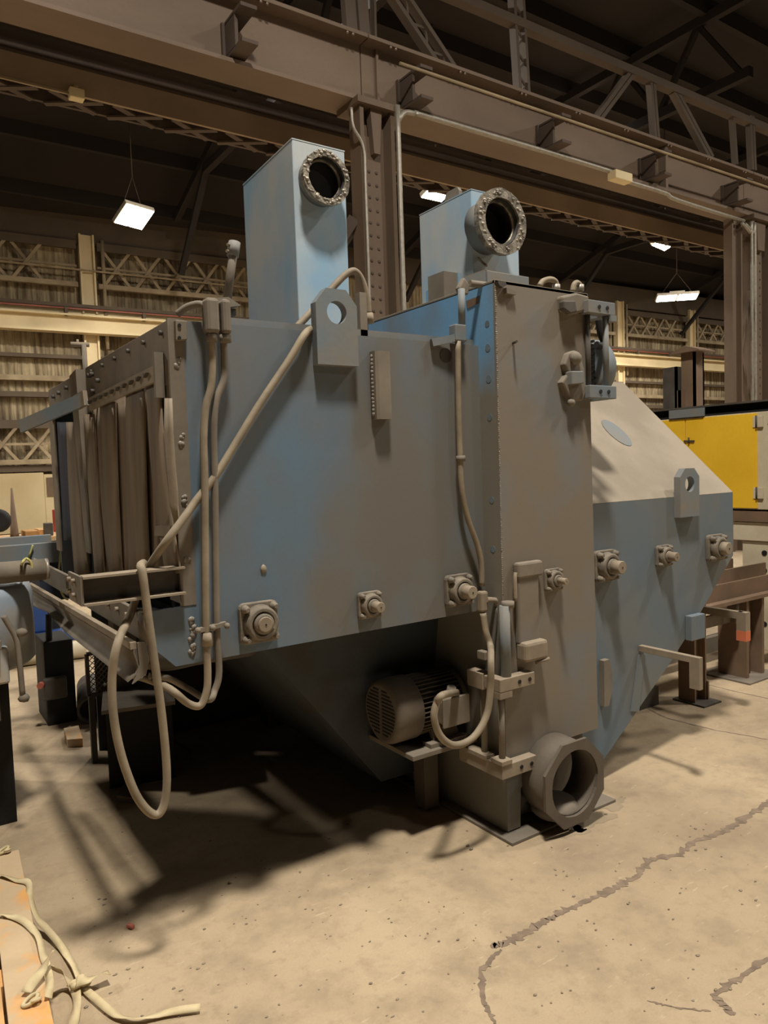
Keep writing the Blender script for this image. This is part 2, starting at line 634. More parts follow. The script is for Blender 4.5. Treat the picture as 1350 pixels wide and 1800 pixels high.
mb = MB()
us = []
u = -8.0
k = 0
prof = (0.0, 0.025, 0.025, 0.0)
while u < 44:
    us.append((u, prof[k % 4]))
    u += 0.045
    k += 1
vs = [W(uu, oo - 0.25, z) for z in (0.0, 8.9) for uu, oo in us]
n = len(us)
mb.add(vs, [(i, i + 1, n + i + 1, n + i) for i in range(n - 1)])
wall_back = mb.build('wall_back', 'sheet', kind='structure')
for z0, z1, mt in ((4.28, 4.42, 'lattice'), (3.84, 3.98, 'girt'), (4.9, 5.0, 'girt'), (8.05, 8.95, 'girt'), (1.83, 2.0, 'girt')):
    wbox(MB(), -7, 44, -0.22, 0.0, z0, z1).build('girt', mt, wall_back)
wbox(MB(), -7, 0.82, -0.2, 0.06, 0.2, 1.8).build('lower_board', 'white_wall', wall_back)
wbox(MB(), 1.22, 9, -0.2, 0.06, 0.2, 1.8).build('lower_board', 'white_wall', wall_back)
dr = wbox(MB(), 0.83, 1.2, -0.2, 0.02, 0.0, 1.75).build('door_1', 'white_wall', kind='structure')
wbox(MB(), 0.89, 1.14, -0.0, 0.05, 1.15, 1.66).build('window_panel', 'door', dr)

# cream crane beam, its rail, red bus bar
cb = thing('crane_beam', 'long cream crane beam along the far corrugated wall', 'beam', W(14, 0.3, 5.6))
wbox(MB(), -7, 44, 0.2, 0.25, 5.62, 6.0).build('web', 'cream', cb)
wbox(MB(), -7, 44, 0.08, 0.42, 5.56, 5.62).build('bottom_flange', 'cream', cb)
wbox(MB(), -7, 44, 0.08, 0.42, 6.0, 6.05).build('top_flange', 'cream', cb)
wbox(MB(), -7, 44, -0.1, 0.05, 6.05, 6.25).build('walkway_edge', 'cream', cb)
wbox(MB(), -7, 44, 0.12, 0.3, 6.25, 6.34).build('rail', 'girt', cb)
MB().bar(W(-7, 0.34, 6.2), W(44, 0.34, 6.2), 0.04, 0.04).build('bus_bar', 'red_line', cb)
for k in range(24):
    uu = -4.6 + k * 2.05
    mbk = wbox(MB(), uu, uu + 0.08, 0.25, 0.4, 6.0, 6.22)
    mbk.build('bus_bar_hanger', 'girt', cb)

# cream wall columns
for uu, nm in ((2.25, 'cream wall column behind the strip curtain end'), (9.3, 'cream wall column hidden mostly behind the left duct tower'),
               (14.4, 'cream wall column seen between the two duct towers'), (23.4, 'cream wall column beside the bucket elevator take-up'),
               (28.1, 'cream wall column above the yellow cabinet'), (33.4, 'cream wall column behind the right building column')):
    c = thing('wall_column', nm, 'column', W(uu, -0.02, 0), 'cream wall columns')
    wbox(MB(), uu - 0.2, uu - 0.15, -0.12, 0.12, 0, 8.3).build('flange', 'cream', c)
    wbox(MB(), uu + 0.15, uu + 0.2, -0.12, 0.12, 0, 8.3).build('flange', 'cream', c)
    wbox(MB(), uu - 0.15, uu + 0.15, -0.02, 0.02, 0, 8.3).build('web', 'cream', c)
    MB().cyl(W(uu + 0.42, 0.05, 5.2), W(uu + 0.42, 0.05, 8.2), 0.05, 8).build('downpipe', 'lattice', c)


def lattice(u0, u1, z0, z1, step, label):
    t = thing('lattice_girder', label, 'lattice girder', W((u0 + u1) / 2, 0, z0), 'lattice girders on the far wall')
    wbox(MB(), u0, u1, -0.05, 0.08, z0 - 0.07, z0 + 0.06).build('bottom_chord', 'lattice', t)
    wbox(MB(), u0, u1, -0.05, 0.08, z1 - 0.06, z1 + 0.16).build('top_chord', 'girt', t)
    zm = (z0 + z1) / 2
    wbox(MB(), u0, u1, -0.02, 0.02, zm - 0.03, zm + 0.03).build('middle_bar', 'lattice', t)
    u = u0 + step * 0.1
    while u + step <= u1:
        MB().bar(W(u + 0.05, 0.05, z0), W(u + step - 0.05, 0.05, z1), 0.08, 0.05, WN).build('diagonal_bar', 'lattice', t)
        MB().bar(W(u + 0.05, 0.0, z1), W(u + step - 0.05, 0.0, z0), 0.08, 0.05, WN).build('diagonal_bar', 'lattice', t)
        u += step
    return t


lattice(-1.5, 1.98, 6.93, 7.95, 0.86, 'upper lattice girder left of the far cream column')
lattice(2.52, 9.0, 6.93, 7.95, 0.86, 'upper lattice girder running behind the left duct tower')
lattice(14.7, 18.4, 6.93, 7.95, 0.86, 'upper lattice girder just left of the right duct tower')
lattice(21.6, 23.1, 6.93, 7.95, 0.86, 'short lattice girder seen through the elevator take-up')
lattice(23.8, 27.8, 6.93, 7.8, 0.8, 'upper lattice girder right of the bucket elevator')
lattice(28.4, 33.1, 6.93, 7.8, 0.8, 'upper lattice girder by the right building column')
lattice(-1.5, 1.9, 2.1, 3.05, 0.86, 'lower lattice girder beside the strip curtain')
MB().bar(W(-6, 0.15, 7.35), W(12, 0.15, 7.25), 0.04, 0.04).build('wall_conduit', 'lattice', wall_back)

# ---- the near crane runway: girders end to end on the riveted columns
GX = (-3.0, 4.71, 12.45, 20.2)
BR = (0.95, 3.08, 5.22, 7.49, 9.63, 11.79, 13.9)
GL = ('brown crane girder at upper left, one lone bracket on its web', 'brown crane girder over the machine between the two columns', 'brown crane girder at far right beyond the second column')
for i in range(3):
    a, b = GX[i] + 0.008, GX[i + 1] - 0.008
    g = thing('crane_girder', GL[i], 'girder', ((a + b) / 2, 7.2, 5.65), 'near crane runway girders')
    MB().box((a, 7.16, 5.69), (b, 7.19, 6.35)).build('web', 'girder', g)
    MB().box((a, 7.0, 5.65), (b, 7.42, 5.69)).build('bottom_flange', 'girder', g)
    MB().box((a, 6.98, 6.34), (b, 7.42, 6.38)).build('top_flange', 'girder', g)
    MB().box((a, 7.08, 6.38), (b, 7.2, 6.40)).add([], []).bar((a, 7.14, 6.43), (b, 7.14, 6.43), 0.05, 0.06).build('rail', 'rail', g)
    if i == 1:
        MB().box((10.1, 7.03, 5.69), (10.16, 7.17, 6.34)).build('stiffener', 'girder', g)
        MB().box((4.9, 7.12, 5.69), (4.93, 7.17, 6.34)).build('stiffener', 'girder', g)
    mb = MB()
    x = a + 0.3
    while x < b:
        for dx in (0, 0.07):
            mb.ball((x + dx, 7.0, 6.33), 0.022, n=6)
        x += 1.02
    mb.build('clip_bolts', 'rail', g, kind='stuff')
    for bx in BR:
        if a < bx < b:
            p = MB().box((bx, 6.88, 5.75), (bx + 0.035, 7.17, 6.06))
            p.box((bx, 6.72, 6.05), (bx + 0.17, 7.16, 6.085))
            p.box((bx, 6.72, 5.72), (bx + 0.17, 7.16, 5.755))
            p.box((bx - 0.03, 7.12, 5.72), (bx + 0.15, 7.16, 6.08))
            p.build('conductor_bracket', 'girder_dark', g)
MB()
tag(MB().tube([(4.95, 6.74, 6.02), (9, 6.74, 6.03), (14.5, 6.74, 6.05)], 0.018, 8, smooth_path=False).build('conductor_rod', 'lattice'), 'thin conductor rod threaded through the girder brackets', 'rod')
tag(MB().tube([(5.0, 6.88, 1.0), (5.0, 6.88, 5.3), (5.01, 6.88, 5.46), (5.09, 6.88, 5.58), (5.25, 6.9, 5.62), (5.6, 6.9, 5.63), (8.6, 6.9, 5.63), (8.75, 6.9, 5.58), (9.1, 6.9, 5.56), (9.9, 6.9, 5.55), (10.2, 6.9, 5.50), (12.0, 6.9, 5.47)], 0.03, 8, sub=4).build('steel_conduit', 'galv'),
    'bright steel conduit climbing the riveted column and following the girder', 'conduit')
jb = MB().box((8.62, 6.78, 5.5), (8.98, 6.93, 5.62)).build('junction_box', 'cream', bevel=0.01)
tag(jb, 'small cream junction box under the crane girder at right', 'junction box')
tag(MB().tube([(4.42, 6.93, 5.5), (4.44, 6.93, 5.3), (4.56, 6.93, 5.1), (4.57, 6.93, 4.6), (4.57, 6.93, 2.0)], 0.018, 6).build('thin_conduit', 'galv'), 'thin pale conduit down the left edge of the riveted column', 'conduit')

# second girder behind, with its horizontal lattice seen from below
rg = thing('rear_crane_girder', 'dark brown rear girder with lattice bracing behind the runway', 'girder', (6, 8.2, 5.45))
MB().box((-2, 8.0, 5.45), (15.5, 8.04, 5.71)).build('face_plate', 'beam_lit', rg)
MB().box((-2, 8.0, 5.71), (15.5, 8.2, 5.74)).build('top_angle', 'girder_dark', rg)
MB().box((-2, 8.36, 5.48), (15.5, 8.4, 6.1)).build('rear_plate', 'girder_dark', rg)
MB().box((-2, 8.25, 6.1), (15.5, 8.3, 6.6)).build('upper_plate', 'girder_dark', rg)
x = -1.5
while x < 14.8:
    MB().bar((x, 8.06, 5.47), (x + 0.5, 8.36, 5.47), 0.07, 0.02).build('lattice_bar', 'girder_dark', rg)
    MB().bar((x + 0.5, 8.06, 5.46), (x, 8.36, 5.46), 0.07, 0.02).build('lattice_bar', 'girder_dark', rg)
    x += 0.62
cbx = PY(134, 167, 7.95)
fx = thing('wire_box', 'small cream box on the rear girder at upper left', 'junction box', cbx)
MB().box(cbx + Vector((-0.07, -0.06, -0.05)), cbx + Vector((0.07, 0.05, 0.05))).build('box', 'cream', fx, bevel=0.01)
MB().cyl(cbx + Vector((0, 0, 0.05)), cbx + Vector((0, 0, 0.09)), 0.025, 8).build('hub', 'cream', fx)
MB().bar(cbx + Vector((-4, 0.0, 0.0)), cbx + Vector((-0.06, 0.0, 0.0)), 0.02, 0.02).build('conduit', 'lattice', fx)


# riveted building columns
def building_column(x0, x1, label, y0=6.95):
    xm = (x0 + x1) / 2
    c = thing('building_column', label, 'column', (xm, y0 + 0.2, 0), 'riveted building columns')
    w = x1 - x0
    MB().box((x0, y0, 0), (x0 + 0.05, y0 + 0.22, 5.62)).build('flange', 'column', c)
    MB().box((x1 - 0.05, y0, 0), (x1, y0 + 0.22, 5.62)).build('flange', 'column', c)
    MB().box((x0 + 0.05, y0 + 0.16, 0), (x1 - 0.05, y0 + 0.2, 5.62)).build('web', 'column', c)
    MB().box((x0 + 0.1, y0 + 0.1, 0), (x1 - 0.14, y0 + 0.17, 5.3)).build('cover_plate', 'column', c)
    mb = MB()
    z = 1.0
    while z < 5.0:
        for xx in (x0 + 0.16, x1 - 0.2):
            mb.ball((xx, y0 + 0.1, z), 0.022, (1, 0.6, 1), 6)
        z += 0.14
    mb.build('rivets', 'girder_dark', c, kind='stuff')
    MB().prism([(x0 + 0.15, y0 + 0.02, 5.62), (x1 - 0.15, y0 + 0.02, 5.62), (x1 - 0.19, y0 + 0.02, 5.1), (x0 + 0.19, y0 + 0.02, 5.1)], (0, 0.09, 0)).build('gusset', 'column', c)
    MB().box((x0 - 0.05, y0 - 0.05, 5.58), (x1 + 0.05, y0 + 0.4, 5.65)).build('cap_plate', 'column', c)
    return c


building_column(4.54, 5.0, 'riveted brown building column between the two duct towers')
c2 = building_column(12.36, 12.95, 'riveted brown building column cut by the right edge')
c3 = thing('building_column', 'slim brown column braced to the right riveted column', 'column', (11.8, 7.2, 0))
MB().box((11.74, 6.95, 0), (11.78, 7.1, 5.5)).build('flange', 'column', c3)
MB().box((12.0, 6.95, 0), (12.04, 7.1, 5.5)).build('flange', 'column', c3)
MB().box((11.78, 7.02, 0), (12.0, 7.05, 5.5)).build('web', 'column', c3)
for z0, z1 in ((1.2, 2.2), (3.3, 2.3), (3.4, 4.4)):
    MB().bar((12.04, 7.0, z0), (12.36, 7.0, z1), 0.05, 0.08, (0, 1, 0)).build('lacing_bar', 'column', c3)
for i, (xx, nm) in enumerate(((12.2, 'left of the pair of grey conduits on the right columns'), (12.3, 'right of the pair of grey conduits on the right columns'))):
    tag(MB().tube([(xx, 6.88, 0.6), (xx, 6.88, 5.1), (xx - 0.05, 6.88, 5.3), (xx - 0.3, 6.88, 5.42)], 0.025, 6).build('steel_conduit', 'galv'), nm, 'conduit')
kb = MB().bar((4.56, 7.14, 4.4), (3.7, 8.0, 2.8), 0.12, 0.14)
tag(kb.build('knee_brace', 'girder_dark'), 'dark sloping brace beside the left duct tower', 'brace')

# upper wall truss standing on the runway
ut = thing('wall_truss', 'grey-brown truss of chords, verticals and diagonals above the crane girder', 'truss', (8, 7.75, 6.4))
Yt = 7.75
zc = PY(850, 17, Yt).z
zc2 = PY(850, -14, Yt).z
MB().bar((-3, Yt, zc), (22, Yt, zc), 0.14, 0.12).build('middle_chord', 'truss', ut)
MB().bar((-3, Yt + 0.3, zc2), (22, Yt + 0.3, zc2), 0.12, 0.1).build('upper_chord', 'truss', ut)
MB().box((-3, Yt - 0.1, 6.3), (22, Yt + 0.3, 6.4)).build('lower_chord', 'truss', ut)


def tb(p, q, w, nm, lacing=False):
    a, b = PY(p[0], p[1], Yt), PY(q[0], q[1], Yt)
    d = (b - a).normalized()
    s = d.cross(Vector((0, 1, 0))).normalized()
    if lacing:
        for e in (-1, 1):
            MB().bar(a + s * e * w * 0.4, b + s * e * w * 0.4, w * 0.22, 0.12, (0, 1, 0)).build(nm, 'truss', ut)
        L = (b - a).length
        k = int(L / (w * 0.7))
        for j in range(k):
            e = 1 if j % 2 else -1
            MB().bar(a + d * L * j / k - s * e * w * 0.36, a + d * L * (j + 1) / k + s * e * w * 0.36, 0.03, 0.02, (0, 1, 0)).build('lacing_bar', 'truss', ut)
    else:
        MB().bar(a + s * w * 0.27, b + s * w * 0.27, w * 0.44, 0.1, (0, 1, 0)).build(nm, 'truss', ut)
        MB().bar(a - s * w * 0.27, b - s * w * 0.27, w * 0.44, 0.1, (0, 1, 0)).build(nm, 'truss', ut)


tb((627, 60), (618, -60), 0.34, 'vertical')
tb((657, 70), (654, -60), 0.03, 'vertical')
tb((790, 130), (690, -20), 0.26, 'diagonal', True)
tb((918, 170), (905, -40), 0.22, 'vertical', True)
tb((1045, 215), (1108, 130), 0.14, 'diagonal')
tb((1152, 250), (1143, 140), 0.14, 'vertical')
tb((1248, 280), (1183, 160), 0.16, 'diagonal')
tb((1292, 290), (1286, 200), 0.06, 'vertical')
tb((1322, 300), (1318, 205), 0.16, 'vertical')

# roof trusses across the far aisle
for i, (tx, nm) in enumerate(((-0.6, 'sooty roof truss highest at the upper left corner'), (7.2, 'sooty roof truss above the left duct tower and lamp'), (14.9, 'sooty roof truss above the right duct tower'), (22.6, 'sooty roof truss above the right hanging lamps'), (30.3, 'sooty roof truss furthest off at the right'))):
    t = thing('roof_truss', nm, 'truss', (tx, 14.5, 9.2), 'roof trusses across the far aisle')
    MB().bar((tx, 8.4, 9.3), (tx, 18.2, 9.3), 0.16, 0.2).build('bottom_chord', 'purlin', t)
    MB().bar((tx, 8.4, 10.8), (tx, 14.5, 10.8), 0.16, 0.2).build('top_chord', 'purlin', t)
    for k in range(3):
        y = 8.6 + k * 1.95
        MB().bar((tx, y, 9.35), (tx, y + 0.95, 10.75), 0.1, 0.12, (1, 0, 0)).build('web_member', 'purlin', t)
        MB().bar((tx, y + 0.95, 10.75), (tx, y + 1.9, 9.35), 0.1, 0.12, (1, 0, 0)).build('web_member', 'purlin', t)
    MB().bar((tx, 14.5, 10.8), (tx, 20.6, 8.75), 0.16, 0.2).build('rafter', 'purlin', t)
    MB().bar((tx, 20.4, 7.2), (tx, 18.2, 9.3), 0.12, 0.16, (1, 0, 0)).build('knee_brace', 'purlin', t)


# lit lamps of the far aisle
def far_lamp(p, sx, sy, label, tilt=0.0, yaw=0.0, power=600):
    p = Vector(p)
    t = thing('high_bay_lamp', label, 'lamp', p, 'high bay lamps of the far aisle')
    rot = Matrix.Rotation(yaw, 3, 'Z') @ Matrix.Rotation(tilt, 3, 'X')

    def part(mb, nm, mt, bv=0.0):
        mb.v = [p + rot @ (q - p) for q in mb.v]
        mb.build(nm, mt, t, bevel=bv)
    part(MB().box(p + Vector((-sx / 2, -sy / 2, 0.0)), p + Vector((sx / 2, sy / 2, 0.1))), 'housing', 'glove', 0.01)
    part(MB().box(p + Vector((-sx * 0.18, -sy * 0.3, 0.1)), p + Vector((sx * 0.18, sy * 0.3, 0.2))), 'driver_box', 'glove')
    for e in (-0.25, 0.25):
        part(MB().box(p + Vector((sx * (e - 0.22), -sy * 0.46, -0.02)), p + Vector((sx * (e + 0.22), sy * 0.46, 0.002))), 'lens', 'lamp')
    roof = 11.2 if p.y < 14.5 else 11.2 - (p.y - 14.5) * 0.33
    for e in (-0.4, 0.4):
        MB().cyl(p + rot @ Vector((sx * e, 0, 0.1)), p + Vector((0, 0, 0.9)), 0.008, 5).build('hanger_wire', 'girt', t)
    MB().cyl(p + Vector((0, 0, 0.9)), (p.x, p.y, roof), 0.012, 6).build('hanger_rod', 'girt', t)
    l = highbay_or_fill(p - Vector((0, 0, 0.06)), power, 0.5)
    return t


far_lamp(PZ(236, 381, 7.6), 0.75, 0.65, 'bright square high bay lamp at upper left', -0.5, 0.3, 500)
far_lamp(PZ(768, 340, 7.6), 0.6, 0.45, 'small high bay lamp seen between the duct towers', -0.3, 0.0, 400)
far_lamp(PZ(1170, 427, 7.6), 0.85, 0.5, 'upper of the two high bay lamps at right', -0.35, 0.2, 400)
far_lamp(PZ(1190, 523, 7.6), 1.5, 0.45, 'lower long high bay lamp at right', -0.3, -0.75, 500)
# added lights without fixtures, unseen behind the runway girder, brighten the upper far wall
for x_ in (6.5, 15.0, 24.0, 33.0):
    highbay_or_fill((x_, 12.5, 9.9), 720, 0.6)
# ================================================================== the shot blasting machine
YF, YB = 2.40, 4.515           # front and rear side plates
XL, XE, XR = 0.808, 2.131, 4.045
ZT, ZB = 2.108, 0.972
EY = 2.291                     # elevator front
EX = 2.722
mc = thing('shot_blast_machine', 'huge blue shot blasting machine grey with dust, two duct towers on top', 'machine', (2.4, 3.4, 0))

# --- inlet chamber plates
MB().prism([(XL, YF, ZT), (XE, YF, ZT), (XE, YF, ZB), (0.763, YF, 0.967), (0.658, YF, 1.075), (0.657, YF, 1.162), (XL + 0.006, YF, 1.163)], (0, 0.014, 0)).build('side_plate', 'panel', mc)
MB().box((XL, YB - 0.014, ZB), (XE, YB, ZT)).build('side_plate', 'panel', mc)
MB().box((XL, YF + 0.012, ZT - 0.02), (XE, YB - 0.014, ZT - 0.004)).build('roof_plate', 'panel', mc)
MB().box((1.0, YF + 0.03, ZT - 0.004), (XE, YF + 0.05, ZT + 0.03)).build('roof_curb', 'dusty_blue', mc)
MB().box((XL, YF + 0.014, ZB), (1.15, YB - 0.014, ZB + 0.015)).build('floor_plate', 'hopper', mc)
# hopper under the chamber, falling to the elevator boot
hp = MB()
a0 = [(1.15, 2.72, ZB), (1.15, 4.4, ZB), (XE, 4.4, ZB), (XE, 2.72, ZB)]
a1 = [(1.86, 2.86, 0.12), (1.86, 4.0, 0.12), (XE, 4.0, 0.12), (XE, 2.86, 0.12)]
hp.add(a0 + a1, [(0, 1, 2, 3), (4, 7, 6, 5), (0, 4, 5, 1), (1, 5, 6, 2), (2, 6, 7, 3), (3, 7, 4, 0)])
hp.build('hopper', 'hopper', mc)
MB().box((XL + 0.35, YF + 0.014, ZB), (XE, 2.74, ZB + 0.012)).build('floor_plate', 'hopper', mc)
# rear leg posts under the chamber, at the back
for x in (1.0, 1.9):
    MB().box((x, 4.2, 0), (x + 0.12, 4.32, ZB)).build('leg', 'boot', mc)

MB().box((0.95, YB - 0.03, 0.0), (XR - 0.3, YB - 0.016, ZB)).build('added_shade_plate', 'hopper', mc)  # added plate, keeps far aisle light off the floor under the machine
# --- open inlet end: header, jambs, divider, sill
hd = MB().box((XL - 0.012, YF, 1.90), (XL, 3.60, ZT)).build('header_plate', 'dusty', mc, bevel=0.002)
MB().box((XL - 0.014, 3.74, 1.955), (XL - 0.002, YB, ZT - 0.006)).build('header_plate', 'dusty', mc, bevel=0.002)
MB().box((XL - 0.01, YF, 1.17), (XL, YF + 0.135, 1.90)).build('jamb', 'dusty', mc)
MB().box((XL - 0.02, YB - 0.1, 1.2), (XL - 0.005, YB, 1.955)).build('jamb', 'dusty_light', mc)
MB().box((XL - 0.016, YF - 0.002, 1.165), (XL + 0.035, YF + 0.012, ZT + 0.004)).build('corner_strip', 'dusty', mc)
MB().prism([(XL - 0.055, 3.60, 2.10), (XL - 0.055, 3.74, 2.085), (XL - 0.035, 3.70, 1.25), (XL - 0.035, 3.62, 1.25)], (0.045, 0, 0)).build('divider_post', 'dusty', mc)
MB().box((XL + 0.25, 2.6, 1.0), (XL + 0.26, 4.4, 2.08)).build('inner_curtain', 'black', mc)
bolts = MB()
for k in range(6):
    y = 2.47 + k * 0.2
    bolts.cyl((XL - 0.012, y, 2.075), (XL - 0.024, y, 2.075), 0.009, 6)
for y, z in ((3.35, 2.02), (3.45, 1.985), (3.38, 1.94), (3.5, 2.06), (3.45, 2.06), (3.85, 2.07), (4.0, 2.06), (4.2, 2.055), (4.35, 2.05), (3.66, 2.06), (3.68, 2.0)):
    bolts.cyl((XL - 0.012, y, z), (XL - 0.03, y, z), 0.011, 6)
for z in (1.80, 1.62, 1.45, 1.3):
    bolts.cyl((XL - 0.01, YF + 0.03, z), (XL - 0.026, YF + 0.03, z), 0.008, 6)
bolts.build('bolts', 'dark_steel', mc, kind='stuff')

# strip curtain: slotted hanging bar and rubber strips
XB = XL - 0.03
cur = MB()
pa, pb = PX(159, 711, XB), PX(277, 661, XB)
cur.bar((XB, pa.y, 1.928), (XB, pb.y, 1.944), 0.012, 0.055)
cb_ = cur.build('curtain_bar', 'dusty_light', mc)
MB().bar((XB - 0.0, pb.y - 0.012, 1.86), (XB, pb.y - 0.012, 2.01), 0.03, 0.02, (0, 1, 0)).build('bar_end_post', 'dusty', mc)
sl = MB()
for k in range(10):
    t = (k + 0.6) / 10.5
    y = pa.y + (pb.y - pa.y) * t
    z = 1.93 + 0.016 * t
    sl.prism([(XB - 0.008, y - 0.02, z + 0.008), (XB - 0.008, y + 0.016, z + 0.008), (XB - 0.008, y + 0.014, z - 0.006)], (-0.012, 0, 0))
sl.build('slot_clips', 'dark_steel', mc, kind='stuff')


def strip(tl, tr, bl, br, ytop, ybot, mt, off=0.0, bow=0.02):
    """one hanging rubber strip from its four measured corners"""
    X = XL - 0.012 - off
    g = []
    N = 9
    for i in range(N):
        t = i / (N - 1)
        row = []
        for s in (0.0, 0.33, 0.67, 1.0):
            px = (tl + (tr - tl) * s) * (1 - t) + (bl + (br - bl) * s) * t
            yy = ytop * (1 - t) + ybot * t
            p = PX(px, yy, X)
            p.x -= bow * math.sin(math.pi * t)
            row.append(p)
        g.append(row)
    return MB().sheet(g, 0.006).build('curtain_strip', mt, mc)


strip(100, 118, 112, 131, 742, 950, 'rubber_dark', 0.0, 0.0)
strip(116, 133, 131, 157, 742, 1012, 'rubber', 0.02, 0.006)
strip(135, 150, 150, 160, 735, 1005, 'rubber_dark', -0.10, 0.0)
strip(145, 164, 166, 183, 728, 1008, 'rubber', 0.018, 0.0)
strip(161, 181, 180, 200, 714, 1006, 'rubber', 0.004, 0.008)
strip(175, 202, 192, 214, 706, 1010, 'rubber', 0.014, 0.004)
strip(199, 228, 207, 233, 697, 1008, 'rubber', 0.003, 0.0)
strip(221, 253, 226, 262, 688, 1004, 'rubber', 0.015, 0.004)
strip(250, 261, 264, 285, 675, 1004, 'rubber', 0.0, 0.0)
strip(256, 280, 290, 317, 672, 1008, 'rubber', 0.012, 0.012)
# side flap that flares at its foot
g = []
for px0, px1, yy in ((289, 303, 700), (288, 305, 760), (287, 308, 820), (288, 311, 862), (284, 312, 890), (279, 314, 921)):
    g.append([PX(px0, yy, XL - 0.03), PX((px0 + px1) / 2, yy, XL - 0.034), PX(px1, yy, XL - 0.02)])
MB().sheet(g, 0.005).build('side_flap', 'dusty_light', mc)
MB().prism([PX(277, 924, XL - 0.028), PX(304, 924, XL - 0.028), PX(300, 943, XL - 0.028), PX(275, 941, XL - 0.028)], (-0.008, 0, 0)).build('flap_patch', 'dusty_light', mc)
# loose bent bar swung out from the far header
ba, bb = PX(152, 700, 0.762), PX(36, 750, 0.55)
MB().bar(ba, bb, 0.014, 0.06).build('swing_bar', 'dusty_blue', mc)
bc = PX(142, 703, 0.748)
MB().bar(bc + Vector((0.01, -0.05, 0.005)), bc + Vector((-0.012, 0.05, -0.01)), 0.02, 0.066).build('bar_clamp', 'dusty_light', mc)

# sill box and channel arm
MB().box((0.657, YF + 0.014, 1.07), (0.672, YB, 1.165)).build('sill_plate', 'dusty', mc, bevel=0.003)
MB().cyl((0.665, YF + 0.0, 1.06), (0.665, YF + 0.0, 1.164), 0.018, 12).build('sill_corner_post', 'dusty', mc)
sb = MB()
for k in range(7):
    y = 2.55 + k * 0.13
    sb.cyl((0.657, y, 1.135), (0.645, y, 1.135), 0.009, 6)
sb.build('sill_bolts', 'dusty_light', mc, kind='stuff')
ca = MB().box((0.482, YF + 0.02, 1.21), (0.80, YF + 0.03, 1.299)).build('channel_arm', 'dark_steel', mc)
MB().box((0.482, YF - 0.035, 1.293), (0.80, YF + 0.03, 1.300)).build('flange', 'dusty_light', ca)
MB().box((0.482, YF - 0.035, 1.209), (0.80, YF + 0.03, 1.216)).build('flange', 'dusty_light', ca)
MB().box((0.476, YF - 0.02, 1.209), (0.484, YF + 0.16, 1.30)).build('end_plate', 'dusty', ca)
eb = MB()
for y, z in ((2.46, 1.28), (2.52, 1.28), (2.46, 1.235), (2.53, 1.24)):
    eb.cyl((0.476, y, z), (0.464, y, z), 0.008, 6)
eb.build('end_bolts', 'dusty_light', ca, kind='stuff')
# curved apron (spill trough) under the sill
prof = [(0.652, 1.066), (0.648, 1.04), (0.655, 1.015), (0.660, 0.99), (0.652, 0.968), (0.622, 0.948)]
g = []
for x, z in prof:
    row = []
    for k in range(9):
        t = k / 8
        dz = -0.035 * t
        dent = 0.03 * math.exp(-((t - 0.72) / 0.1) ** 2) * (1.05 - z) / 0.1
        row.append((x - 0.02 - 0.0 * t + dent, 2.385 + 2.05 * t, z + dz + (0.03 * t if z < 0.97 else 0)))
    g.append(row)
ap = MB().sheet(g, 0.004).build('spill_apron', 'dusty', mc)
MB().bar((0.625, 2.385, 1.062), (0.625, 4.435, 1.028), 0.02, 0.022).build('apron_rim', 'dusty_light', ap)
MB().prism([(0.636, 2.38, 1.07), (0.66, 2.38, 1.07), (0.672, 2.38, 1.01), (0.66, 2.38, 0.965), (0.615, 2.38, 0.94), (0.632, 2.38, 0.97), (0.64, 2.38, 1.0)], (0, 0.012, 0)).build('apron_end', 'dusty', ap)
MB().tube([(0.7, 2.55, 0.99), (0.8, 2.6, 0.955), (0.95, 2.7, 0.93), (1.2, 2.8, 0.9)], 0.05, 14).build('flexible_duct', 'dark_steel', mc)

# --- weld lumps left on the plate where fittings were cut off
wl = MB()
for px, py, nb in ((312, 642, 5), (318, 772, 6), (323, 878, 6), (328, 985, 6), (338, 1120, 14), (338, 1098, 6)):
    for k in range(nb):
        p = PY(px + random.uniform(-4, 4), py + random.uniform(-22, 22) * (nb / 10), YF)
        wl.ball(p, random.uniform(0.006, 0.012), (1, 0.6, 1), 6, 0.2)
wl.build('weld_lumps', 'weld', mc, kind='stuff')
pt = MB().prism([PY(305, 564, YF), PY(326, 566, YF), PY(326, 599, YF), PY(306, 600, YF)], (0, -0.02, 0)).build('corner_pad', 'dusty', mc, bevel=0.003)
for py in (572, 594):
    p = PY(315, py, YF - 0.02)
    MB().cyl(p, p + Vector((0, -0.004, 0)), 0.006, 8).build('hole_plug', 'black', pt)
# welded-on half pipe
hpz = [PY(663, 620, 2.36), PY(690, 620, 2.36), PY(694, 736, 2.36), PY(666, 736, 2.36)]
hz = MB()
x0, x1 = 1.575, 1.645
z0, z1 = PY(680, 737, 2.37).z, PY(678, 618, 2.37).z
hz.prism([(x0, 2.40, z0), (x0, 2.365, z0), (x0 + 0.012, 2.36, z0), (x1 - 0.012, 2.36, z0), (x1, 2.365, z0), (x1, 2.40, z0), (x1 - 0.014, 2.40, z0), (x1 - 0.018, 2.375, z0), (x0 + 0.018, 2.375, z0), (x0 + 0.014, 2.40, z0)], (0, 0, z1 - z0))
cz = hz.build('cut_off_channel', 'dusty', mc)
MB().box((x0 + 0.013, 2.365, z1 - 0.01), (x1 - 0.013, 2.398, z1 - 0.002)).build('channel_cap', 'dusty', cz)
wb = MB()
for k in range(16):
    wb.ball((x0 - 0.002, 2.385, z0 + 0.02 + k * (z1 - z0 - 0.04) / 15), 0.008, (0.8, 0.9, 1.2), 6, 0.2)
wb.build('weld_bead', 'weld', cz, kind='stuff')
p = PY(463, 1000, YF)
MB().ball(p, 0.014, (1, 0.5, 1.2), 8, 0.2).build('weld_blob', 'dusty_light', mc)
pt2 = PY(783, 625, YF)
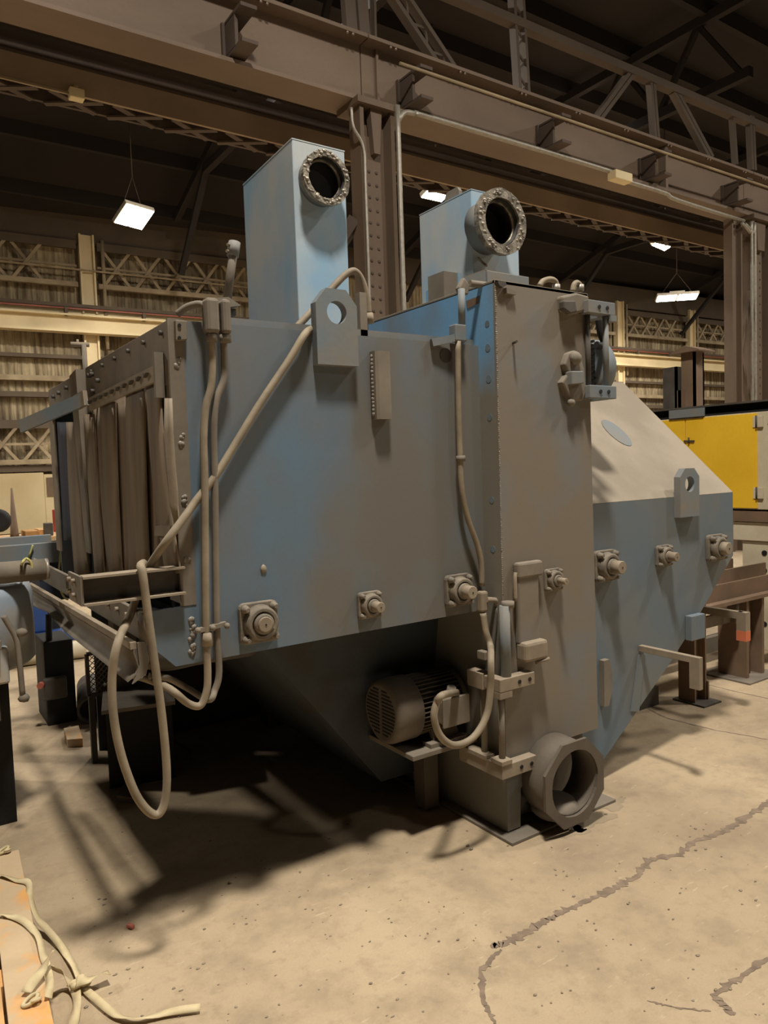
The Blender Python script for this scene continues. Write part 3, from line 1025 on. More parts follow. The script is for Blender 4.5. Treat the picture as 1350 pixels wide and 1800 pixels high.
MB().cyl(pt2, pt2 + Vector((0, -0.004, 0)), 0.03, 14).build('burnt_patch', 'dark_steel', mc)


# --- lifting lugs
def lug(name, x0, x1, z0, zs, z1, y, mt, th=0.03, hr=0.042, hz=None):
    xm = (x0 + x1) / 2
    hz = hz if hz else z1 - 0.085
    poly = [(x0, y, z0), (x1, y, z0), (x1, y, zs), (x1 - 0.045, y, z1), (x0 + 0.045, y, z1), (x0, y, zs)]
    n = 32
    out = resample(poly, (xm, y, hz), n, math.pi / 32)
    # snap to true corners
    for c in poly:
        i = min(range(n), key=lambda k: (out[k] - Vector(c)).length)
        out[i] = Vector(c)
    inn = circle((xm, y, hz), hr, n, 'xz', math.pi / 32)
    return MB().holed(out, inn, (0, -th, 0)).build(name, mt, mc)


lug('lifting_lug', 1.325, 1.50, 1.985, 2.207, 2.262, YF, 'dusty_blue', 0.038)
lug('lifting_lug', 3.489, 3.660, 1.285, 1.50, 1.545, YF, 'dusty_blue', 0.038)
p = PY(637, 515, 2.44)
MB().box((p.x - 0.02, 2.43, 2.05), (p.x + 0.012, 2.46, p.z)).build('lug_backing_post', 'dusty', mc)

# --- duct towers
T1 = (1.5, 1.757, 2.823, 3.335, 2.99)
t1 = MB().prism([(T1[0], T1[2], ZT), (T1[0], T1[3], ZT), (T1[0], T1[3], T1[4] - 0.022), (T1[0], T1[2], T1[4])], (T1[1] - T1[0], 0, 0)).build('duct_tower', 'tower', mc, bevel=0.004, label='tall pale blue rectangular duct tower with round outlet')
MB().prism([(T1[0] - 0.001, T1[2] - 0.001, T1[4]), (T1[1] + 0.001, T1[2] - 0.001, T1[4]), (T1[1] + 0.001, T1[3], T1[4] - 0.022), (T1[0] - 0.001, T1[3], T1[4] - 0.022)], (0, 0, 0.005)).build('lid', 'tower', t1)


def rough_flange(c, ro, ri, depth, parent, stub, name='outlet_flange'):
    """welded ring flange standing off a tower on a short stub"""
    c = Vector(c)
    random.seed(int(c.x * 100))
    MB().pipe(c + Vector((0, 0.02, 0)), c + Vector((0, stub, 0)), ri + 0.012, ri, 36).build('outlet_stub', 'dusty_blue', parent)
    n = 48
    outer = [c + Vector((math.cos(2 * math.pi * k / n), 0, math.sin(2 * math.pi * k / n))) * (ro * random.uniform(0.985, 1.012)) for k in range(n)]
    inner = [c + Vector((math.cos(2 * math.pi * k / n), 0, math.sin(2 * math.pi * k / n))) * (ri * random.uniform(0.98, 1.01)) for k in range(n)]
    f = MB().holed(outer, inner, (0, depth, 0)).build(name, 'ring', parent)
    b = MB()
    for k in range(8):
        a = 2 * math.pi * (k + 0.3) / 8
        b.ball(c + Vector((math.cos(a), 0, math.sin(a))) * ((ro + ri) / 2) + Vector((0, -0.002, 0)), 0.009, (1, 0.6, 1), 6, 0.15)
    for k in range(40):
        a = random.uniform(0, 6.28)
        b.ball(c + Vector((math.cos(a), 0, math.sin(a))) * random.uniform(ri, ro) + Vector((0, 0.0, 0)), random.uniform(0.004, 0.007), (1.6, 0.5, 1.2), 6, 0.2)
    b.build('spatter_bolts', 'ring', parent, kind='stuff')
    MB().pipe(c + Vector((0, 0.012, 0)), c + Vector((0, stub, 0)), ri + 0.002, ri - 0.004, 36).build('outlet_liner', 'black', parent)
    MB().pipe(c + Vector((0, 0.03, 0)), c + Vector((0, 0.045, 0)), ri - 0.002, ri * 0.88, 36).build('inner_ring', 'ring', parent)
    MB().cyl(c + Vector((0, stub - 0.004, 0)), c + Vector((0, stub, 0)), ri, 32).build('outlet_mouth', 'black', parent)


c1 = PY(575, 312, T1[2] - 0.07)
rough_flange(c1, 0.112, 0.088, 0.022, t1, 0.07)
T2 = (2.30, 2.594, 2.614, 3.008, 2.858)
t2 = MB().box((T2[0], T2[2], 2.30), (T2[1], T2[3], T2[4])).build('duct_tower', 'tower', mc, bevel=0.004, label='shorter pale blue duct tower with large scorched outlet ring')
MB().box((T2[0] - 0.001, T2[2] - 0.001, T2[4]), (T2[1] + 0.001, T2[3], T2[4] + 0.004)).build('lid', 'tower', t2)
c2_ = PY(884, 389, T2[2] - 0.13)
rough_flange(c2_, 0.146, 0.104, 0.03, t2, 0.13)
lp = PX(820, 345, 2.36)
out = resample([(0, 0, -0.1), (0.12, 0, -0.1), (0.12, 0, 0.07), (0.02, 0, 0.07), (0.0, 0, 0.04)], (0.06, 0, -0.01), 24)
inn = circle((0.06, 0, -0.01), 0.035, 24)
conv = lambda q: Vector((2.40, 2.93 - q[0] * 0.95, T2[4] + 0.03 + q[2]))
MB().holed([conv(q) for q in out], [conv(q) for q in inn], (0.02, 0, 0)).build('top_lug', 'dusty', t2)
# folded shrouds at the foot of the right tower
pl = [PY(825, 486, 2.50), PY(868, 464, 2.46), PY(913, 474, 2.44), PY(913, 500, 2.44), PY(868, 500, 2.46), PY(833, 512, 2.50)]
MB().prism([(2.20, 2.56, 2.36), (2.20, 2.56, 2.44), (2.245, 2.47, 2.455), (2.245, 2.47, 2.36)], (0.012, 0.01, 0)).build('shroud_wing', 'dusty_blue', mc)
MB().box((2.245, 2.458, 2.34), (2.50, 2.475, 2.452)).build('shroud_plate', 'dusty_blue', mc, bevel=0.003)
MB().prism([(2.20, 2.56, 2.44), (2.245, 2.47, 2.455), (2.5, 2.47, 2.45), (2.5, 2.56, 2.43)], (0, 0, 0.004)).build('shroud_top', 'dusty', mc)
q0 = PX(790, 505, 2.29)
MB().box((2.2, q0.y - 0.07, 2.30), (2.295, q0.y + 0.05, q0.z + 0.05)).build('side_box', 'dusty', mc)
MB().prism([(2.294, 2.70, 2.34), (2.294, 2.95, 2.34), (2.294, 2.95, 2.47), (2.294, 2.70, 2.50)], (-0.012, 0, 0)).build('access_cover', 'hood', t2)
MB().tube([PY(840, 453, 2.60), PY(850, 463, 2.58), PY(855, 467, 2.55)], 0.006, 6).build('latch_pin', 'dusty_light', t2)

# --- elevator casing
fr = [(XE, 2.36), (EX - 0.02, 2.36), (EX, 0.34), (2.34, 0.34), (2.25, 0.22), (2.212, 0.19), (2.205, 0.02), (XE, 0.02)]
MB().prism([(x, EY, z) for x, z in fr], (0, 0.012, 0)).build('elevator_front', 'elevator', mc)
MB().box((XE + 0.0, EY + 0.012, 0.015), (XE + 0.012, 3.25, 2.352)).build('elevator_side', 'strip_side', mc)
MB().box((EX - 0.02, EY + 0.012, 0.34), (EX - 0.005, 3.25, 2.352)).build('elevator_side', 'elevator', mc)
MB().box((XE, EY, 2.345), (EX - 0.02, 3.25, 2.362)).build('elevator_cap', 'dusty', mc, bevel=0.003)
MB().box((XE + 0.012, 2.37, 0.015), (EX - 0.02, 2.38, 1.0)).build('boot_wall', 'boot', mc)
MB().box((XE + 0.012, 3.24, 0.015), (EX - 0.02, 3.25, 2.345)).build('elevator_back', 'elevator', mc)
wb = MB()
for k in range(220):
    z = 0.5 + k * 0.0084
    wb.ball((XE + 0.004, EY + 0.001, z), 0.0045, (1, 0.7, 1.6), 6, 0.25)
wb.build('corner_weld', 'weld', mc, kind='stuff')
for z, s in ((2.19, 0.017), (2.09, 0.02), (1.96, 0.02), (1.8, 0.018), (1.45, 0.018), (1.24, 0.018)):
    MB().cyl((XE, EY + 0.05, z), (XE - 0.001, EY + 0.05, z), s * 0.8, 14).build('plug_weld', 'spot', mc)
tag_p = PX(822, 522, XE)
MB().add([], []).prism([PX(820, 529, XE), PX(843, 520, XE), PX(842, 533, XE), PX(822, 543, XE)], (-0.002, 0, 0)).build('rust_patch', 'brown_steel', mc)
# base plate
MB().box((2.084, 2.217, 0.0), (2.75, 3.3, 0.014)).build('base_plate', 'dusty', mc, bevel=0.002)
# torn bits at the elevator's top corner
MB().prism([PY(869, 496, EY), PY(883, 497, EY), PY(885, 503, EY), PY(878, 507, EY), PY(872, 503, EY)], (0, -0.02, 0)).build('torn_tab', 'dark_steel', mc)
MB().prism([PY(885, 507, EY), PY(902, 514, EY), PY(902, 520, EY), PY(886, 517, EY)], (0, -0.018, 0)).build('torn_tab', 'dusty', mc)
MB().cyl(PY(902, 603, EY), PY(908, 600, EY - 0.04), 0.006, 6).build('stud', 'dark_steel', mc)

# --- discharge section with hipped roof
dp = [(EX - 0.01, YF, 1.392), (XR, YF, 1.395), (XR, YF, 1.03), (3.62, YF, 0.65), (3.455, YF, 0.517), (2.86, YF, 0.09), (EX - 0.01, YF, 0.09)]
MB().prism(dp, (0, 0.014, 0)).build('side_plate', 'rpanel', mc)
MB().prism([(x, YB, z) for x, y, z in dp], (0, -0.014, 0)).build('side_plate', 'rpanel', mc)
MB().prism([(EX - 0.01, YF, 1.394), (XR, YF, 1.396), (XR, 3.152, 2.11), (EX - 0.01, 3.152, 2.11)], (0, 0.008, -0.008)).build('sloped_roof', 'slope', mc)
MB().prism([(EX - 0.01, YB, 1.394), (XR, YB, 1.396), (XR, 3.76, 2.11), (EX - 0.01, 3.76, 2.11)], (0, -0.008, -0.008)).build('sloped_roof', 'slope', mc)
MB().box((EX - 0.01, 3.15, 2.10), (XR, 3.76, 2.112)).build('flat_roof', 'slope', mc)
MB().prism([(XR - 0.01, YF + 0.02, 1.38), (XR - 0.01, 3.15, 2.09), (XR - 0.01, 3.76, 2.09), (XR - 0.01, YB - 0.02, 1.38), (XR - 0.01, YB - 0.02, 1.04), (XR - 0.01, YF + 0.02, 1.04)], (0.008, 0, 0)).build('end_plate', 'black', mc)
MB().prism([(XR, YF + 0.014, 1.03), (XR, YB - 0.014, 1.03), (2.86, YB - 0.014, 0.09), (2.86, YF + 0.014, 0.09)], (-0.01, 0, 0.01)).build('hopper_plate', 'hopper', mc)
# worn bright spot on the sloped roof
sp0 = [PX(0, 0, 1)] and None
def on_slope(x, y):
    v = ray(x, y)
    nrm = np.array([0, -(2.11 - 1.394), 3.152 - YF])
    p0 = np.array([3.0, YF, 1.396])
    t = ((p0 - CAM) @ nrm) / (v @ nrm)
    return Vector(CAM + v * t)
el = [on_slope(1084 + 33 * math.cos(a) * 0.8 - 9 * math.sin(a) * 0.5, 761 + 25 * math.cos(a) * 0.85 + 9 * math.sin(a)) for a in [2 * math.pi * k / 20 for k in range(20)]]
MB().prism(el, Vector((0, -0.716, 0.752)).normalized() * 0.002).build('wiped_spot', 'dusty_blue', mc)
# bracket tab at the hopper's lower left, angle cleats
MB().prism([PY(1053, 1160, YF), PY(1063, 1157, YF), PY(1068, 1180, YF), PY(1067, 1215, YF), PY(1062, 1238, YF), PY(1054, 1240, YF)], (0, -0.03, 0)).build('weld_tab', 'dusty', mc)
a1p = PY(1122, 1141, YF)
arm = MB().box((a1p.x, 2.111, a1p.z - 0.012), (a1p.x + 0.03, YF, a1p.z + 0.02)).build('bracket_arm', 'dusty_light', mc, bevel=0.002)
MB().box((a1p.x, 2.055, 0.485), (a1p.x + 0.03, 2.11, a1p.z + 0.02)).build('arm_end', 'dusty_light', arm, bevel=0.002)
MB().prism([PY(1122, 1150, YF), PY(1133, 1150, YF), PY(1122, 1250, YF), PY(1108, 1250, YF)], (0, -0.006, 0)).build('stiffener', 'rpanel', mc)
MB().box((3.575, 2.36, PY(1215, 1128, 2.36).z), (3.70, YF, PY(1215, 1084, 2.36).z)).build('edge_cleat', 'rpanel', mc, bevel=0.004)


# --- flange bearings
def bearing(x, z, y, s, shaft_r, shaft_l, cap=False):
    rr = s * 0.5
    poly = []
    cr = s * 0.13
    for cx, cz, a0 in ((1, 1, 0), (-1, 1, 1), (-1, -1, 2), (1, -1, 3)):
        for k in range(4):
            a = (a0 + k / 3) * math.pi / 2
            poly.append((x + cx * (rr - cr) + cr * math.cos(a), y, z + cz * (rr - cr) + cr * math.sin(a)))
    b = MB().prism(poly, (0, -s * 0.16, 0)).build('flange_bearing', 'cast', mc, bevel=0.004)
    yf = y - s * 0.16
    MB().lathe((x, yf, z), (0, -1, 0), [(s * 0.45, 0), (s * 0.41, s * 0.10), (s * 0.41, s * 0.2), (s * 0.36, s * 0.24), (s * 0.30, s * 0.24), (s * 0.28, s * 0.17), (s * 0.2, s * 0.17)], 28).build('bearing_housing', 'cast', b)
    MB().lathe((x, yf - s * 0.15, z), (0, -1, 0), [(s * 0.25, 0), (s * 0.25, s * 0.13), (s * 0.2, s * 0.15)], 20).build('locking_collar', 'cast', b)
    MB().lathe((x, yf - s * 0.2, z), (0, -1, 0), [(shaft_r, 0), (shaft_r, shaft_l), (shaft_r * 0.9, shaft_l + 0.003)], 20).build('shaft', 'dusty_light', b)
    MB().cyl((x, yf - s * 0.2 - shaft_l - 0.003, z), (x, yf - s * 0.2 - shaft_l - 0.005, z), shaft_r * 0.12, 8).build('centre_mark', 'black', b)
    for cx in (-1, 1):
        for cz in (-1, 1):
            q = Vector((x + cx * rr * 0.74, yf, z + cz * rr * 0.74))
            MB().lathe(q, (0, -1, 0), [(s * 0.11, 0), (s * 0.1, s * 0.06), (s * 0.085, s * 0.07), (s * 0.085, s * 0.13), (s * 0.05, s * 0.14), (s * 0.05, s * 0.2)], 10).build('bolt', 'cast', b)
            MB().bar(Vector((x, yf - s * 0.02, z)), q + Vector((0, -s * 0.02, 0)), s * 0.07, s * 0.14, (0, 1, 0)).build('rib', 'cast', b)
    return b


bearing(1.06, 1.075, YF, 0.145, 0.027, 0.02)
bearing(1.528, 1.074, YF, 0.105, 0.02, 0.05)
bearing(1.972, 1.078, YF, 0.135, 0.027, 0.055)
bearing(2.428, 1.082, EY, 0.10, 0.014, 0.05)
bearing(2.905, 1.086, YF, 0.155, 0.032, 0.06)
bearing(3.375, 1.09, YF, 0.115, 0.024, 0.05)
bearing(3.845, 1.092, YF, 0.15, 0.035, 0.04)

# --- elevator take-up frames
def takeup(x, y, z, wx, wy, h, nm, mt='dusty_light'):
    """corner block: one leg along x, one along y"""
    b = MB()
    b.prism([(x, y, z), (x + wx, y, z), (x + wx, y + 0.045, z), (x + 0.045, y + 0.045, z), (x + 0.045, y + wy, z), (x, y + wy, z)], (0, 0, h))
    o = b.build(nm, mt, mc, bevel=0.003)
    for k in (0.55, 0.85):
        MB().cyl((x + wx * k, y + 0.001, z + h / 2), (x + wx * k, y - 0.003, z + h / 2), 0.009, 12).build('bolt_hole', 'black', o)
    return o


lo = takeup(2.055, 2.235, 0.285, 0.20, 0.28, 0.06, 'take_up_block')
MB().box((2.05, 2.23, 0.345), (2.11, 2.30, 0.365)).build('step', 'dusty_light', lo, bevel=0.002)
MB().box((2.05, 2.33, 0.34), (2.10, 2.52, 0.36)).build('step', 'dusty_light', lo, bevel=0.002)
up = takeup(2.055, 2.235, 0.655, 0.20, 0.10, 0.055, 'take_up_block')
MB().box((2.055, 2.236, 0.625), (2.125, 2.29, 0.655)).build('step', 'dusty_light', up, bevel=0.002)
MB().box((2.05, 2.34, 0.645), (2.10, 2.44, 0.715)).build('step', 'dusty_light', up, bevel=0.002)
for xx, yy in ((2.085, 2.265), (2.085, 2.375)):
    MB().cyl((xx, yy, 0.34), (xx, yy, 0.66), 0.014, 12).build('take_up_rod', 'dusty', mc)
MB().cyl((2.115, 2.262, 0.70), (2.115, 2.262, 1.01), 0.022, 14).build('take_up_tube', 'dusty_blue', mc)
MB().cyl((2.135, 2.262, 1.0), (2.135, 2.262, 1.025), 0.027, 14).build('tube_nut', 'dusty', mc)
# ladder-like stiffener on the elevator front
pa_ = PY(902, 992, EY)
pb_ = PY(938, 992, EY)
MB().box((pa_.x, EY - 0.03, 0.83), (pb_.x, EY, pa_.z)).build('stiffener_channel', 'elevator', mc, bevel=0.008)
MB().box((pa_.x - 0.005, EY - 0.038, pa_.z - 0.06), (pb_.x + 0.02, EY, pa_.z + 0.008)).build('channel_head', 'dusty', mc, bevel=0.01)
MB().box((pa_.x + 0.0, EY - 0.065, 0.755), (pb_.x + 0.015, EY, 0.84)).build('channel_foot', 'dusty_light', mc, bevel=0.014)
MB().tube([(pa_.x - 0.012, EY - 0.025, 1.14), (pa_.x - 0.02, EY - 0.03, 1.11), (pa_.x - 0.02, EY - 0.03, 1.02)], 0.008, 8).build('grease_line', 'dusty_light', mc)
MB().cyl((pb_.x - 0.05, EY - 0.05, 0.745), (pb_.x + 0.02, EY - 0.06, 0.752), 0.008, 8).build('cross_pin', 'dusty_light', mc)

# upper take-up at the elevator's right edge
def upper_block(z, nm):
    b = MB()
    b.prism([(2.64, 2.235, z), (2.822, 2.235, z), (2.822, 2.285, z), (2.64, 2.285, z)], (0, 0, 0.058))
    o = b.build(nm, 'dusty_blue', mc, bevel=0.003)
    for x in (2.71, 2.765):
        MB().cyl((x, 2.236, z + 0.03), (x, 2.231, z + 0.03), 0.009, 12).build('bolt_hole', 'black', o)
    MB().box((2.775, 2.285, z - 0.0), (2.822, 2.52, z + 0.05)).build('side_arm', 'dusty_blue', o)
    return o


u1 = upper_block(2.262, 'take_up_block')
u2 = upper_block(1.884, 'take_up_block')
MB().box((2.785, 2.23, 2.235), (2.825, 2.27, 2.262)).build('rod_seat', 'dusty_blue', u1)
MB().cyl((2.678, 2.275, 1.94), (2.678, 2.275, 2.262), 0.012, 12).build('take_up_rod', 'dark_steel', mc)
MB().cyl((2.782, 2.26, 1.94), (2.782, 2.26, 2.262), 0.014, 12).build('take_up_rod', 'dusty_blue', mc)
# bearing housings heaped with dust at the right edge
MB().prism([PY(988, 520, EY - 0.03), PY(1015, 514, EY - 0.03), PY(1036, 520, EY - 0.03), PY(1036, 545, EY - 0.03), PY(1011, 552, EY - 0.03), PY(990, 545, EY - 0.03)], (0, 0.05, 0)).build('head_bearing', 'dusty', mc, bevel=0.01)
MB().prism([PY(991, 528, EY - 0.045), PY(1012, 528, EY - 0.045), PY(1016, 548, EY - 0.045), PY(1003, 551, EY - 0.045), PY(992, 543, EY - 0.045)], (0, 0.03, 0)).build('head_cover', 'dark_steel', mc, bevel=0.006)
MB().prism([PY(1000, 620, EY - 0.03), PY(1012, 615, EY - 0.03), PY(1022, 628, EY - 0.03), PY(1028, 650, EY - 0.03), PY(1031, 690, EY - 0.03), PY(1026, 704, EY - 0.03), PY(1006, 706, EY - 0.03), PY(988, 672, EY - 0.03), PY(1000, 655, EY - 0.03), PY(993, 640, EY - 0.03)], (0, 0.04, 0)).build('tensioner_arm', 'dusty', mc, bevel=0.008)
MB().prism([PY(1005, 652, EY - 0.055), PY(1026, 652, EY - 0.055), PY(1027, 674, EY - 0.055), PY(1006, 676, EY - 0.055)], (0, 0.04, 0)).build('tensioner_block', 'dusty_blue', mc, bevel=0.004)
bq = PY(1012, 630, EY - 0.04)
MB().ball(bq, 0.032, (1, 0.7, 1), 10, 0.1).build('tensioner_knob', 'dusty', mc)
bq = PY(1004, 708, EY - 0.03)
MB().ball(bq, 0.018, (1.2, 0.8, 1), 8, 0.1).build('tensioner_foot', 'dusty', mc)
# drive wheel behind the take-up, with its toothed face
wc = PY(1048, 650, 2.55)
wc.x -= 0.085
dw = MB().lathe((wc.x - 0.015, 2.56, wc.z - 0.0), (1, 0, 0), [(0.13, 0.0), (0.148, 0.006), (0.15, 0.015), (0.15, 0.085), (0.14, 0.092)], 36).build('head_pulley', 'dusty_blue', mc)
lv = MB()
for k in range(9):
    z = wc.z - 0.12 + k * 0.03
    lv.box((wc.x - 0.03, 2.47, z), (wc.x - 0.018, 2.66, z + 0.012))
lv.build('louvre_slats', 'black', dw, kind='stuff')
MB().tube([PY(1052, 560, 2.42), PY(1056, 585, 2.42), PY(1062, 602, 2.42), PY(1056, 608, 2.42), PY(1048, 606, 2.42)], 0.018, 10).build('pulley_hose', 'black', mc)
for pts in (((948, 503), (955, 494), (967, 491), (976, 495), (979, 507)), ((1007, 512), (1009, 501), (1014, 497), (1019, 502), (1020, 514))):
    MB().tube([PY(x, y, 2.40) for x, y in pts], 0.013, 10).build('top_conduit', 'conduit', mc)
for px in (978, 1020):
    q = PY(px, 512, 2.40)
    MB().cyl(q, q + Vector((0, 0, 0.03)), 0.018, 10).build('conduit_nut', 'galv', mc)

# --- boot discharge tube with octagonal flange
fc = PY(1012, 1377, 2.135)
ft = MB().pipe((fc.x + 0.005, EY, fc.z + 0.005), (fc.x, 2.15, fc.z), 0.172, 0.142, 32).build('discharge_tube', 'boot', mc)
n = 32
octo = [(fc.x + 0.198 * math.cos(math.pi / 8 + k * math.pi / 4), 2.135, max(0.012, fc.z + 0.198 * math.sin(math.pi / 8 + k * math.pi / 4))) for k in range(8)]
out = resample(octo, (fc.x, 2.135, fc.z), n, math.pi / 8)
inn = [Vector((fc.x + 0.146 * math.cos(math.pi / 8 + 2 * math.pi * k / n) * random.uniform(0.98, 1.0), 2.135, fc.z + 0.146 * math.sin(math.pi / 8 + 2 * math.pi * k / n) * random.uniform(0.98, 1.0))) for k in range(n)]
MB().holed(out, inn, (0, 0.014, 0)).build('octagonal_flange', 'boot', ft)
MB().ball((fc.x, 2.26, fc.z - 0.145), 0.12, (0.95, 0.9, 0.45), 14, 0.02).build('dust_heap', 'dusty', ft)
MB().cyl((fc.x, EY + 0.075, fc.z), (fc.x, EY + 0.07, fc.z), 0.14, 24).build('tube_end', 'black', ft)

# --- boot drive motor
mz, my, mx = 0.548, 2.62, 1.712
mo = MB().lathe((mx + 0.13, my, mz), (1, 0, 0), [(0.108, 0), (0.108, 0.22), (0.10, 0.235)], 32).build('electric_motor', 'motor', mc)
MB().lathe((mx, my, mz), (1, 0, 0), [(0.118, 0.0), (0.136, 0.012), (0.14, 0.03), (0.14, 0.135), (0.13, 0.137)], 36).build('fan_cover', 'motor', mo)
gr = MB()
for k in range(13):
    z = -0.095 + k * 0.0158
    w = math.sqrt(max(0.0, 0.108 ** 2 - z * z))
    for a, b in ((-w, -0.012), (0.012, w)):
        if b - a > 0.02:
            gr.box((mx - 0.002, my + a, mz + z), (mx + 0.004, my + b, mz + z + 0.007))
gr.build('grille_slots', 'black', mo, kind='stuff')
for k in range(40):
    a = 2 * math.pi * k / 40
    if -0.9 < math.sin(a):
        d = Vector((0, math.cos(a), math.sin(a)))
        MB().bar(Vector((mx + 0.14, my, mz)) + d * 0.12, Vector((mx + 0.355, my, mz)) + d * 0.12, 0.026, 0.004, Vector((0, -math.sin(a), math.cos(a)))).build('cooling_fin', 'motor', mo)
MB().lathe((mx + 0.36, my, mz), (1, 0, 0), [(0.13, 0), (0.13, 0.025), (0.08, 0.06)], 28).build('end_shield', 'motor', mo)
MB().prism([(mx + 0.19, my - 0.12, mz - 0.05), (mx + 0.32, my - 0.12, mz - 0.05), (mx + 0.32, my - 0.12, mz + 0.06), (mx + 0.19, my - 0.12, mz + 0.06)], (0, -0.075, 0)).build('terminal_box', 'dusty', mo, bevel=0.012)
MB().prism([(mx + 0.182, my - 0.195, mz - 0.058), (mx + 0.328, my - 0.195, mz - 0.058), (mx + 0.328, my - 0.195, mz + 0.068), (mx + 0.182, my - 0.195, mz + 0.068)], (0, -0.012, 0)).build('terminal_lid', 'dusty', mo, bevel=0.004)
for s in (-1, 1):
    MB().box((mx + 0.16, my + s * 0.11 - 0.03, mz - 0.158), (mx + 0.36, my + s * 0.11 + 0.03, mz - 0.14)).build('motor_foot', 'dusty', mo)
    MB().prism([(mx + 0.2, my + s * 0.11, mz - 0.14), (mx + 0.34, my + s * 0.11, mz - 0.14), (mx + 0.34, my + s * 0.08, mz - 0.07), (mx + 0.2, my + s * 0.08, mz - 0.07)], (0, -s * 0.02, 0)).build('foot_web', 'motor', mo)
MB().box((mx + 0.05, my - 0.16, mz - 0.18), (2.12, my + 0.18, mz - 0.158)).build('motor_base', 'dusty', mc, bevel=0.003)
MB().box((1.98, my + 0.06, 0.014), (2.06, my + 0.14, mz - 0.18)).build('motor_base_post', 'boot', mc)

# --- rigid conduits on the machine face
cl_ = [PY(x, y, 2.36) for x, y in ((371, 585), (373, 640), (371, 680), (362, 715), (358, 770), (360, 860), (362, 1095), (365, 1180), (363, 1215), (352, 1240), (330, 1236), (300, 1212))] + [PY(x, y, w_) for x, y, w_ in ((262, 1195, 2.6), (215, 1180, 2.9), (178, 1150, 3.2), (150, 1125, 3.4))]
MB().tube(cl_, 0.0125, 10).build('rigid_conduit', 'conduit', mc)
cl_ = [PY(x, y, 2.37) for x, y in ((393, 590), (394, 640), (393, 668), (380, 705), (376, 760), (378, 860), (381, 1095), (385, 1180), (378, 1212), (366, 1230))] + [PY(x, y, 2.55) for x, y in ((330, 1210), (295, 1192), (262, 1188))]
MB().tube(cl_, 0.0115, 10).build('rigid_conduit', 'dusty', mc)
for (px, py, w) in ((371, 560, 0.046), (395, 562, 0.034)):
    q = PY(px, py, 2.35)
    e = MB().box(q + Vector((-w / 2, -0.025, -0.05)), q + Vector((w / 2, 0.03, 0.065))).build('pull_elbow', 'dusty', mc, bevel=0.012)
    MB().cyl(q + Vector((0, 0, -0.05)), q + Vector((0, 0, -0.075)), 0.019, 12).build('elbow_nut', 'dusty', e)
q = PY(364, 540, 2.36)
MB().tube([q, q + Vector((-0.02, 0.02, 0.012)), q + Vector((-0.05, 0.05, 0.005)), q + Vector((-0.075, 0.075, -0.015))], 0.012, 10).build('elbow_spur', 'dusty', mc)
q = PY(372, 1103, 2.36)
MB().bar(q + Vector((-0.05, 0, -0.003)), q + Vector((0.05, 0.0, 0.006)), 0.02, 0.014).build('conduit_strap', 'dusty', mc)
for dx in (-0.052, 0.0, 0.05):
    MB().ball(q + Vector((dx, -0.012, 0)), 0.011, (1, 1, 1), 8).build('strap_bolt', 'dusty', mc)
q = PY(364, 1122, 2.36)
MB().cyl(q + Vector((0, 0, -0.025)), q + Vector((0, 0, 0.02)), 0.018, 12).build('conduit_coupling', 'dusty_light', mc)
# photo-eye mast and stub pipes standing on the roof
mp0, mp1 = PY(399, 530, 2.62), PY(412, 428, 2.62)
ms = MB().cyl(mp0, mp1, 0.016, 12).build('roof_mast', 'dusty', mc)
MB().pipe(mp1 - (mp1 - mp0).normalized() * 0.05, mp1 + (mp1 - mp0).normalized() * 0.005, 0.022, 0.016, 16).build('mast_collar', 'dusty_blue', ms)
for k in (0.01, 0.035):
    q = mp1 - (mp1 - mp0).normalized() * k
    MB().cyl(q + Vector((-0.03, -0.01, 0)), q + Vector((-0.02, -0.005, 0)), 0.006, 6).build('set_screw', 'dusty_light', ms)
MB().prism([PY(365, 524, 2.50), PY(402, 522, 2.50), PY(424, 537, 2.50), PY(392, 541, 2.50)], (0, 0.12, 0.006)).build('mast_plate', 'dusty', mc)
MB().box(PY(382, 540, 2.52), PY(400, 562, 2.60)).build('mast_bracket', 'dark_steel', mc)
sp_a, sp_b = PX(124, 605, 0.95), PX(215, 608, 1.25)
sp = MB().cyl(sp_a, (1.05, sp_a.y - 0.02, sp_a.z - 0.0), 0.014, 12).build('side_pipe', 'dusty_light', mc)
MB().cyl(sp_a + Vector((0.04, 0, 0)), sp_a + Vector((0.04, 0, 0.03)), 0.007, 6).build('set_screw', 'dusty_light', sp)
MB().cyl((1.02, sp_a.y - 0.02, ZT - 0.01), (1.02, sp_a.y - 0.02, sp_a.z), 0.014, 10).build('pipe_post', 'dusty', sp)

# conduit run on the elevator's left side
rc = [PY(x, y, 2.36) for x, y in ((872, 500), (820, 497), (812, 502), (811, 540), (812, 578))]
MB().tube([PY(866, 503, 2.37), PY(826, 498, 2.38)], 0.014, 10, smooth_path=False).build('vent_pipe', 'dusty', mc)
q = PY(817, 500, 2.38)
MB().prism([q + Vector((-0.03, 0, -0.015)), q + Vector((0.0, 0, 0.03)), q + Vector((0.03, 0, 0.0)), q + Vector((0.02, 0, -0.04)), q + Vector((-0.02, 0, -0.04))], (0, 0.03, 0)).build('pipe_elbow', 'dusty', mc, bevel=0.006)
MB().cyl(PY(811, 508, 2.385), PY(812, 575, 2.385), 0.015, 12).build('vent_pipe', 'dusty_blue', mc)
q = PY(807, 588, 2.37)
MB().box(q + Vector((-0.03, -0.015, -0.03)), q + Vector((0.03, 0.03, 0.04))).build('pipe_clamp_box', 'dusty_blue', mc, bevel=0.006)
MB().bar(q + Vector((-0.02, 0, -0.015)), q + Vector((-0.13, 0.02, -0.04)), 0.02, 0.03).build('clamp_strap', 'dusty_blue', mc)
MB().tube([PY(x, y, 2.365) for x, y in ((805, 600), (806, 700), (809, 806), (812, 860), (822, 910), (838, 955), (846, 990), (847, 1030))], 0.0125, 10).build('flexible_conduit', 'conduit', mc)
